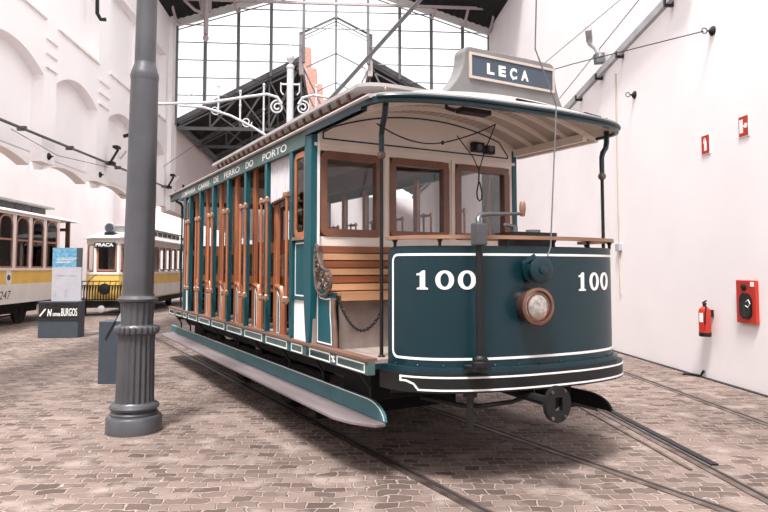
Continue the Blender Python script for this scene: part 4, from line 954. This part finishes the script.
# ---- small side window and panels between bulkhead and first post
for s in (-1,1):
  for (ya,yb) in ((5.365,5.66),(10.07,10.29)):
    x = s*(HWD-.03)
    b = MB(); ribbon(b, rrect(ya+.025,yb-.025,1.91,2.66,.05,3), .05, lambda p,q,h:(x+s*(h-.02),p,q), .03); f_ = tb_(b, 'side_window', 'wood')
    b = MB(); b.bx(min(x,x+.004),max(x,x+.004),ya+.04,yb-.04,1.92,2.65); tb_(b, 'pane', 'glass', f_)
    b = MB(); b.bx(min(x,x+s*.03),max(x,x+s*.03),ya,yb,1.86,1.89); tb_(b, 'window_sill', 'brass')
    b = MB(); b.bx(min(x-s*.02,x),max(x-s*.02,x),ya,yb,1.31,1.86); p_ = tb_(b, 'side_panel', 'teal_side_lit')
    b = MB(); ribbon(b, [(ya+.03,1.345),(yb-.03,1.345),(yb-.03,1.83),(ya+.03,1.83)], .012, lambda p,q,h:(x+s*(h+.001),p,q), .003); tb_(b, 'panel_lining', 'white', p_)
    b = MB(); b.prism([(ya+.0,1.32),(yb,1.32),(yb,1.0),(yb,.93),(ya-.02,.93),(ya-.01,1.05)], lambda p,q:(x,p,q), lambda p,q:(x-s*.02,p,q)); tb_(b, 'white_side_panel', 'white')
    b = MB(); b.bx(min(x-s*.01,x+s*.015),max(x-s*.01,x+s*.015),ya,yb,1.305,1.33); tb_(b, 'panel_moulding', 'teal_side_lit')
# ---- striped blind in the first open bay
b = MB(); top=[]; bot=[]
n = 80; x0 = -HWD+.06
for k in range(n+1):
    y = 5.75+.64*k/n; dx = .022*math.sin(k*PI*18/80)
    zb = 2.33-.05*k/n
    top.append([(x0+dx,y,zb),(x0+dx,y,2.74)]); bot.append([(x0+dx+.006,y,zb),(x0+dx+.006,y,2.74)])
b.grid_solid(top,bot); bl = tb_(b, 'pleated_blind', 'cloth')
b = MB(); b.bar((x0,5.74,2.33),(x0,6.40,2.275),.03,.03); tb_(b, 'blind_batten', 'wood_dark', bl)
# ---- letterboard
for s in (-1,1):
    x = s*(HWD+.005)
    b = MB(); b.bx(min(x,x-s*.05),max(x,x-s*.05),5.33,10.78,2.715,2.855); lb = tb_(b, 'letterboard', 'teal_side_lit' if s>0 else 'band')
    b = MB(); b.bx(min(x,x-s*.05),max(x,x-s*.05),4.22,5.33,2.80,2.87); tb_(b, 'cant_rail', 'teal' if s<0 else 'cream')
    b = MB(); b.bx(min(x,x-s*.05),max(x,x-s*.05),10.78,11.5,2.76,2.87); tb_(b, 'cant_rail', 'dark_teal')
words = [('COMPANHIA',10.55,9.62),('CARRIS',9.42,8.78),('DE',8.55,8.30),('FERRO',8.03,7.36),('DO',7.12,6.84),('PORTO',6.52,5.80)]
for wd, a0, a1 in words:
    text_obj(wd, lambda u,v,a0=a0,a1=a1:(-HWD-.0075, a0+(a1-a0)*u-0, 2.745+.075*v), 'lettering', M['white'], T, TF, bold=.012)
# ---- roof
afr = {}
def a_front(d):
    best = None
    P = RC.P
    for i in range(len(P)-1):
        if P[i][0] <= d <= P[i+1][0]:
            t = (d-P[i][0])/max(1e-9, P[i+1][0]-P[i][0]); return P[i][1]+(P[i+1][1]-P[i][1])*t
    return P[0][1] if d < P[0][0] else P[-1][1]
RW0, RW1 = RC.P[0][0], RC.P[-1][0]
def zr(d, a):
    dc = (d-.06)/1.28; e = max(0, 1-abs(dc)**2.1)
    af = a_front(d); ab = 15.6-a_front(d); t = max(0, min(1, min(a-af, ab-a)/1.0)); g = 1-(1-t)**2.0
    return 2.872+.29*e*g
cols = [RW0+(RW1-RW0)*(.5-.5*math.cos(PI*k/36)) for k in range(37)]
ts = [0,.004,.012,.03,.055,.085,.12,.16,.22,.3,.4,.5,.6,.7,.78,.84,.88,.915,.945,.97,.988,.996,1]
def roof_grid(off, dzf=0, inset=0):
    G = []
    for d in cols:
        dd = d; af = a_front(d)+inset; ab = 15.6-a_front(d)-inset
        G.append([(dd, af+(ab-af)*t, zr(d, (a_front(d)+(15.6-2*a_front(d))*t))+off) for t in ts])
    return G
b = MB(); b.grid_solid(roof_grid(.018), roof_grid(-.012)); tb_(b, 'roof', 'canvas', smooth=True)
# underside: planked cream ceilings over platforms, dark over the saloon
def under_part(a0, a1, name, m, n=14):
    top=[]; bot=[]
    for d in cols:
        lo = max(a0, a_front(d)+.02); hi = min(a1, 15.6-a_front(d)-.02)
        if hi <= lo: hi = lo+.001
        top.append([(d*.985, lo+(hi-lo)*k/n, zr(d,lo+(hi-lo)*k/n)-.0125) for k in range(n+1)])
        bot.append([(d*.985, lo+(hi-lo)*k/n, zr(d,lo+(hi-lo)*k/n)-.035) for k in range(n+1)])
    b = MB(); b.grid_solid(top,bot); return tb_(b, name, m, smooth=True)
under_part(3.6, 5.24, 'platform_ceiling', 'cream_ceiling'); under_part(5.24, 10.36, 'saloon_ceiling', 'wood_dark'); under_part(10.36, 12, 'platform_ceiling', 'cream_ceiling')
for a in (4.2,4.45,4.7,4.95):
    pts = [(d*.97, a, zr(d,a)-.045) for d in cols[2:-2]]
    b = MB(); top = [[(p[0],a-.02,p[2]+.012),(p[0],a+.02,p[2]+.012)] for p in pts]; bot = [[(p[0],a-.02,p[2]-.02),(p[0],a+.02,p[2]-.02)] for p in pts]; b.grid_solid(top,bot); tb_(b, 'ceiling_rib', 'cream')
b = MB()
for k in range(1,30):
    d = -1.12+.0775*k
    lo = a_front(d)+.12; n_=8
    top = [[(d-.0035, lo+(5.2-lo)*i/n_, zr(d,lo+(5.2-lo)*i/n_)-.034),(d+.0035, lo+(5.2-lo)*i/n_, zr(d,lo+(5.2-lo)*i/n_)-.034)] for i in range(n_+1)]
    bot = [[(p[0],p[1],p[2]-.003) for p in r] for r in top]; b.grid_solid(top,bot)
tb_(b, 'plank_joints', 'wood_frame'); T.children[-1]['kind'] = 'stuff'
# teal fascia following the front and rear roof edge
for mir in (False, True):
    MF = (lambda p: (p[0], 15.6-p[1], p[2])) if mir else (lambda p: p)
    top=[];bot=[]
    n=72
    for i in range(n+1):
        s = RC.L*i/n; top.append([MF(RC.f(s,2.818,0)),MF(RC.f(s,2.868,.0))]); bot.append([MF(RC.f(s,2.818,-.035)),MF(RC.f(s,2.868,-.035))])
    b = MB(); b.grid_solid(top,bot); tb_(b, 'roof_fascia', 'dark_teal' if mir else 'teal', smooth=True)
    b = MB(); b.tube([MF(RC.f(.24+(RC.L-.24)*i/n,2.861,.004)) for i in range(n+1)],.016,8); tb_(b, 'roof_rim', 'dark_teal' if mir else 'teal', smooth=True)
for s in (-1,1):
    x = RC.P[0][0] if s<0 else RC.P[-1][0]
    b = MB(); b.tube([(x,4.05,2.872),(x,11.5,2.872)],.018,8); tb_(b, 'roof_gutter', 'canvas', smooth=True)
    b = MB(); b.bx(min(x,x-s*.05),max(x,x-s*.05),4.2,5.3,2.80,2.855); tb_(b, 'roof_edge_board', 'teal' if s<0 else 'cream')
# monitor roof
MX0, MX1 = -.65, .65
b = MB(); b.bx(-.50,.50,5.55,10.6,2.95,3.37); tb_(b, 'clerestory_wall', 'wood_dark')
for s in (-1,1):
    for k in range(22):
        y = 5.62+.235*k; b = MB(); b.bar((s*.51,y,3.02),(s*.63,y,3.335),.035,.03); tb_(b, 'clerestory_rafter', 'wood_dark')
b = MB(); G=[];H_=[]
for i in range(17):
    d = MX0+(MX1-MX0)*i/16; e = 1-(d/.65)**2; a0 = 5.22+.10*(1-e)*0+.14*(abs(d)/.65)**6; a1 = 10.85
    G.append([(d,a0+(a1-a0)*t,3.385+.055*e*(1 if t>.04 else t/.04)) for t in (0,.02,.05,.5,.95,1)]); H_.append([(d,a0+(a1-a0)*t,3.35) for t in (0,.02,.05,.5,.95,1)])
b.grid_solid(G,H_); tb_(b, 'monitor_roof', 'canvas', smooth=True)
# ---- destination sign
sg = []
SA, SB = 3.96, 4.10     # front and back
def sx(z): t = (z-2.95)/.36; return .0+ .20*max(0,(1-t))**2.2
sgP = []
zs = [2.95,2.99,3.03,3.08,3.14,3.20,3.26,3.31,3.34,3.357,3.365]
Lx, Rx = -.425, .55
left = [(Lx-sx(z)-.0+{3.34:.012,3.357:.03,3.365:.06}.get(z,0), z) for z in zs]; right = [(Rx+sx(z)*.6-{3.34:.012,3.357:.03,3.365:.06}.get(z,0), z) for z in zs]
poly = left+right[::-1]
b = MB(); b.prism(poly, lambda p,q:(p,SA,q), lambda p,q:(p,SB,q)); ds_ = tb_(b, 'destination_box', 'sign_case', bevel=.012)
b = MB(); P=[(Lx+.055,3.115),(Rx-.03,3.115),(Rx-.03,3.305),(Lx+.055,3.305)]
ribbon(b, P, .02, lambda p,q,h:(p,SA-h,q), .016); tb_(b, 'sign_frame', 'cream_ceiling', ds_)
b = MB(); b.bx(Lx+.07,Rx-.04,SA-.008,SA,3.12,3.30); tb_(b, 'sign_panel', 'sign_panel', ds_)
for k, ch in enumerate('LEÇA'):
    xs_ = [-.205,-.085,.035,.155][k]; w_=.076
    z0,z1 = (3.162,3.252)
    if ch == 'Ç': z0 = 3.137
    o = text_obj(ch, lambda u,v:(xs_+w_*u*(1.08 if ch=='A' else 1), SA-.010, z0+(z1-z0)*v), 'sign_letter', M['white'], ds_, (0,0,0), bold=.05)
    o.location = (0,-A0,0)
# ---- bulkheads
def bulkhead(y, s):   # s=-1 faces the front
    y0, y1 = y-.03, y+.03
    wins = [(-1.11,-.46),(-.385,.31),(.39,1.10)]
    b = MB()
    b.bx(-1.19,1.19,y0,y1,1.80,1.885)
    xs_ = [-1.19]+[v for w_ in wins for v in w_]+[1.19]
    for i in range(0,len(xs_),2): b.bx(xs_[i],xs_[i+1],y0,y1,1.885,2.665)
    b.bx(-1.19,1.19,y0,y1,2.665,2.79)
    P = [(-1.19,2.79),(1.19,2.79)]+[(d, zr(d,5.2)-.035) for d in reversed(cols[2:-2])]
    b.prism([(max(-1.19,min(1.19,p)),q) for p,q in P], lambda p,q:(p,y0,q), lambda p,q:(p,y1,q))
    tb_(b, 'bulkhead', 'cream')
    for k,(a,c) in enumerate(wins):
        b = MB(); ribbon(b, rrect(a+.035,c-.035,1.92,2.63,.05,3), .07, lambda p,q,h:(p,y+s*(h-.03 if s<0 else h),q) if False else (p,y-.04+h,q), .08); f_ = tb_(b, 'bulkhead_window', 'wood_frame')
        b = MB(); b.bx(a+.05,c-.05,y-.003,y+.003,1.93,2.62); tb_(b, 'pane', 'glass', f_)
    for a in (-.425,.35):
        b = MB(); b.bx(a-.012,a+.012,y0-.012,y0,1.885,2.70); tb_(b, 'bulkhead_moulding', 'cream')
    b = MB(); b.bx(-1.17,1.17,y0-.015,y0,2.70,2.73); tb_(b, 'bulkhead_moulding', 'cream')
    yy = y0 if s < 0 else y1
    path = [(-1.08,2.775),(1.08,2.775)]+[(1.08,2.80)]+[(d, zr(d,5.2)-.085) for d in reversed([v for v in cols if abs(v)<1.0])]+[(-1.08,2.83)]
    b = MB(); ribbon(b, path, .014, lambda p,q,h:(p,yy+s*(h+.0005),q), .003); tb_(b, 'green_lining', 'dark_teal')
    b = MB(); b.bx(-1.17,1.17,y0,y1,.90,1.80); tb_(b, 'bulkhead_base', 'deck')
bulkhead(5.24,-1); bulkhead(10.36,1)
b = MB(); b.bx(-1.139,-1.120,5.185,5.205,1.80,2.80); tb_(b, 'white_bead', 'white')
# dark fitting on the front bulkhead and device under the roof edge
b = MB(); b.bx(.58,.72,5.14,5.21,2.80,2.90); b.bx(.74,.86,5.14,5.21,2.79,2.88); tb_(b, 'switch_box', 'black', bevel=.01)
for dx in (.65,.80):
    b = MB(); b.lathe([(.035,0),(.03,.012)],(dx,5.14,2.845),14,(0,-1,0)); tb_(b, 'switch_knob', 'grey_iron')
b = MB(); b.bx(-.38,-.08,4.05,4.15,2.86,2.90); b.tube([(-.42,4.1,2.87),(-.5,4.1,2.88),(-.5,4.1,2.93)],.018,6); tb_(b, 'ceiling_switch', 'black', bevel=.01)
# cords under the platform roof
def hang(p0, p1, sag, n=12): return [tuple(Vector(p0).lerp(Vector(p1), k/n)-Vector((0,0,sag*4*(k/n)*(1-k/n)))) for k in range(n+1)]
b = MB(); b.tube(hang((-1.05,4.25,2.72),(-.12,4.7,2.74),.06)+hang((-.12,4.7,2.74),(.50,4.7,2.98),.02)[1:],.007,5); b.lathe([(.006,-.02),(.018,0),(.006,.02)],(-.12,4.7,2.74),8); tb_(b, 'bell_cord', 'black')
b = MB(); b.tube([(.26,5.0,2.90),(.38,4.9,2.68),(.42,4.86,2.55)],.006,5); b.tube([(.50,4.7,2.98),(.45,4.8,2.74),(.42,4.86,2.55)],.006,5); b.tube([(.42,4.86,2.55),(.415,4.86,2.44),(.39,4.86,2.33),(.40,4.86,2.27),(.425,4.86,2.25),(.45,4.86,2.27),(.455,4.86,2.33),(.425,4.86,2.44)],.008,6); tb_(b, 'strap_cord', 'black')
# ---- platform bench
ysl = 5.20
for k in range(7):
    z1 = 1.795-.067*k; b = MB(); yb = ysl-.02-.028*k if k < 6 else 4.98
    b.bx(-1.10,1.12,yb-.018,yb+.012,z1-.055,z1); tb_(b, 'back_slat', 'wood_h' if k%2==0 else 'wood_light')
for k in range(6):
    b = MB(); y = 4.83+.062*k; b.bx(-1.08,1.12,y-.025,y+.027,1.365,1.39 if k else 1.40); tb_(b, 'bench_seat_slat', 'wood_light')
b = MB(); b.bx(-1.08,1.12,4.80,4.825,1.325,1.395); tb_(b, 'bench_front_rail', 'wood_light')
b = MB(); b.bx(-1.05,1.12,4.92,4.94,.905,1.365); tb_(b, 'bench_riser', 'deck')
for s in (-1,1):
    x = s*1.14
    F = lambda p,q,h: (x+s*h-.012, p, q+(.055 if q < 1.6 else .055*(1.80-q)/.2))
    # scrolled iron bench end: rim outline plus inner scrolls
    rim = [(5.175,1.80),(5.14,1.80),(5.12,1.72),(5.10,1.64),(5.05,1.57),(4.97,1.53),(4.88,1.51),(4.845,1.46),(4.85,1.39),(4.88,1.35),(4.95,1.32),(5.05,1.31),(5.14,1.36),(5.18,1.46),(5.19,1.6)]
    b = MB(); b.tube([F(p,q,.012) for p,q in smooth_curve(rim+[rim[0]],3)[:-1]],.014,6,True)
    def sp(c, q, r, tn, s0, dr): return [F(c+r*(1-k/(14*tn)*.75)*math.cos(2*PI*k/14*dr+s0), q+r*(1-k/(14*tn)*.75)*math.sin(2*PI*k/14*dr+s0), .012) for k in range(int(14*tn)+1)]
    for c,q,r,tn,s0,dr in ((4.93,1.43,.065,1.6,PI,1),(5.05,1.42,.06,1.5,0,-1),(5.13,1.55,.045,1.5,PI,1),(5.15,1.68,.032,1.3,0,-1),(5.03,1.50,.03,1.3,PI,1)):
        b.tube(sp(c,q,r,tn,s0,dr),.009,5)
    for p,q in ((4.98,1.36),(5.10,1.36),(5.16,1.62),(5.155,1.74),(4.90,1.48)): b.lathe([(.006,-.01),(.018,0),(.006,.01)],F(p,q,.012),8,(1,0,0))
    tb_(b, 'bench_scroll_end', 'scroll_iron', smooth=True)
    P = [(5.19,.93),(4.82,.93),(4.825,1.0),(4.84,1.15),(4.86,1.24),(4.86,1.39),(5.0,1.36),(5.10,1.365),(5.15,1.41),(5.19,1.49)]
    b = MB(); b.prism(P, lambda p,q:(x,p,q), lambda p,q:(x-s*.03,p,q)); pp = tb_(b, 'bench_side_panel', 'teal_side_lit')
    b = MB(); ribbon(b, [(5.17,.955),(4.875,.955),(4.885,1.1),(4.905,1.2),(4.905,1.34),(5.0,1.33),(5.12,1.34),(5.16,1.39),(5.17,1.47)], .012, lambda p,q,h:(x+s*(h+.001),p,q), .003); tb_(b, 'panel_lining', 'white', pp)
    b = MB(); top=[]; b.tube([(x-s*.005,4.815,.91),(x-s*.005,4.815,1.02),(x-s*.005,4.835,1.16),(x-s*.005,4.86,1.26),(x-s*.005,4.85,1.34)],[.026,.022,.02,.02,.024],8); tb_(b, 'bench_side_edge', 'nosing', smooth=True)
    # chain across the platform entrance
b = MB(); ch = hang((-1.12,4.83,1.38),(-.95,4.36,1.26),.22,26)
for k in range(26):
    c = (Vector(ch[k])+Vector(ch[k+1]))/2; d = (Vector(ch[k+1])-Vector(ch[k])); l = d.length; d.normalize(); u = d.cross(Vector((0,0,1)) if k%2 else Vector((1,.3,0))).normalized()
    b.tube([c+d*l*.72*math.cos(t*PI/4)+u*.011*math.sin(t*PI/4) for t in range(8)],.0045,5,True)
tb_(b, 'safety_chain', 'black')
# ---- trolley pole and rope
b = MB(); b.lathe([(.16,0),(.16,.04),(.06,.10),(.05,.22)],(-.04,8.3,3.42),16); tb_(b, 'trolley_base', 'black', smooth=True)
b = MB(); b.tube([(-.04,8.3,3.56),(-.04,6.9,3.87),(-.04,5.2,4.275),(-.04,3.4,4.70)],[.028,.026,.022,.018],10); tb_(b, 'trolley_pole', 'grey_iron', smooth=True)
b = MB(); b.lathe([(.05,-.02),(.03,0),(.05,.02)],(-.04,3.36,4.74),14,(1,0,0)); tb_(b, 'trolley_wheel', 'brass')
b = MB(); rp = [(-.04,3.5,4.68),(.10,3.72,3.35),(.26,3.66,2.90),(.02,3.50,1.76),(-.02,3.49,1.69)]
b.tube(rp,.006,5); tb_(b, 'trolley_rope', 'grey_iron')
b = MB(); b.bar((-.05,3.78,2.935),(.95,3.86,2.93),.02,.015); b.bar((.78,3.86,2.94),(.98,3.86,2.925),.03,.02); tb_(b, 'roof_edge_strip', 'black')

# ------------------------------------------------------------------ light
W = bpy.data.worlds.new('world'); bpy.context.scene.world = W; W.use_nodes = True
WN = W.node_tree.nodes; WL = W.node_tree.links; bg = WN['Background']
wtc = WN.new('ShaderNodeTexCoord'); wsx = WN.new('ShaderNodeSeparateXYZ'); wcr = WN.new('ShaderNodeValToRGB')   # overcast sky: brighter overhead
WL.new(wtc.outputs['Generated'], wsx.inputs[0]); WL.new(wsx.outputs['Z'], wcr.inputs[0]); WL.new(wcr.outputs[0], bg.inputs[0])
e = wcr.color_ramp.elements; e[0].position = 0.0; e[0].color = (.30,.298,.30,1); e[1].position = 1.0; e[1].color = (1,.99,.985,1)
m_ = wcr.color_ramp.elements.new(.08); m_.color = (.62,.615,.62,1)
bg.inputs[1].default_value = 1.42
sd = bpy.data.lights.new('skylight_sun', 'SUN'); sd.energy = 3.9; sd.angle = math.radians(14); sd.color = (1,.985,.97)
so = bpy.data.objects.new('skylight_sun', sd); C.objects.link(so); so.rotation_euler = Vector((.20,.46,-1)).to_track_quat('-Z','Y').to_euler(); so.location = (-3,-2,12)
struct(MB().bx(-14.5, 5.7, -3.3, -3, 0, 6.5).build('wall_back', M['plaster']))
sc = bpy.context.scene
sc.view_settings.view_transform = 'Standard'; sc.view_settings.look = 'None'; sc.view_settings.exposure = 0.68; sc.view_settings.gamma = 1.0; sc.view_settings.use_curve_mapping = False
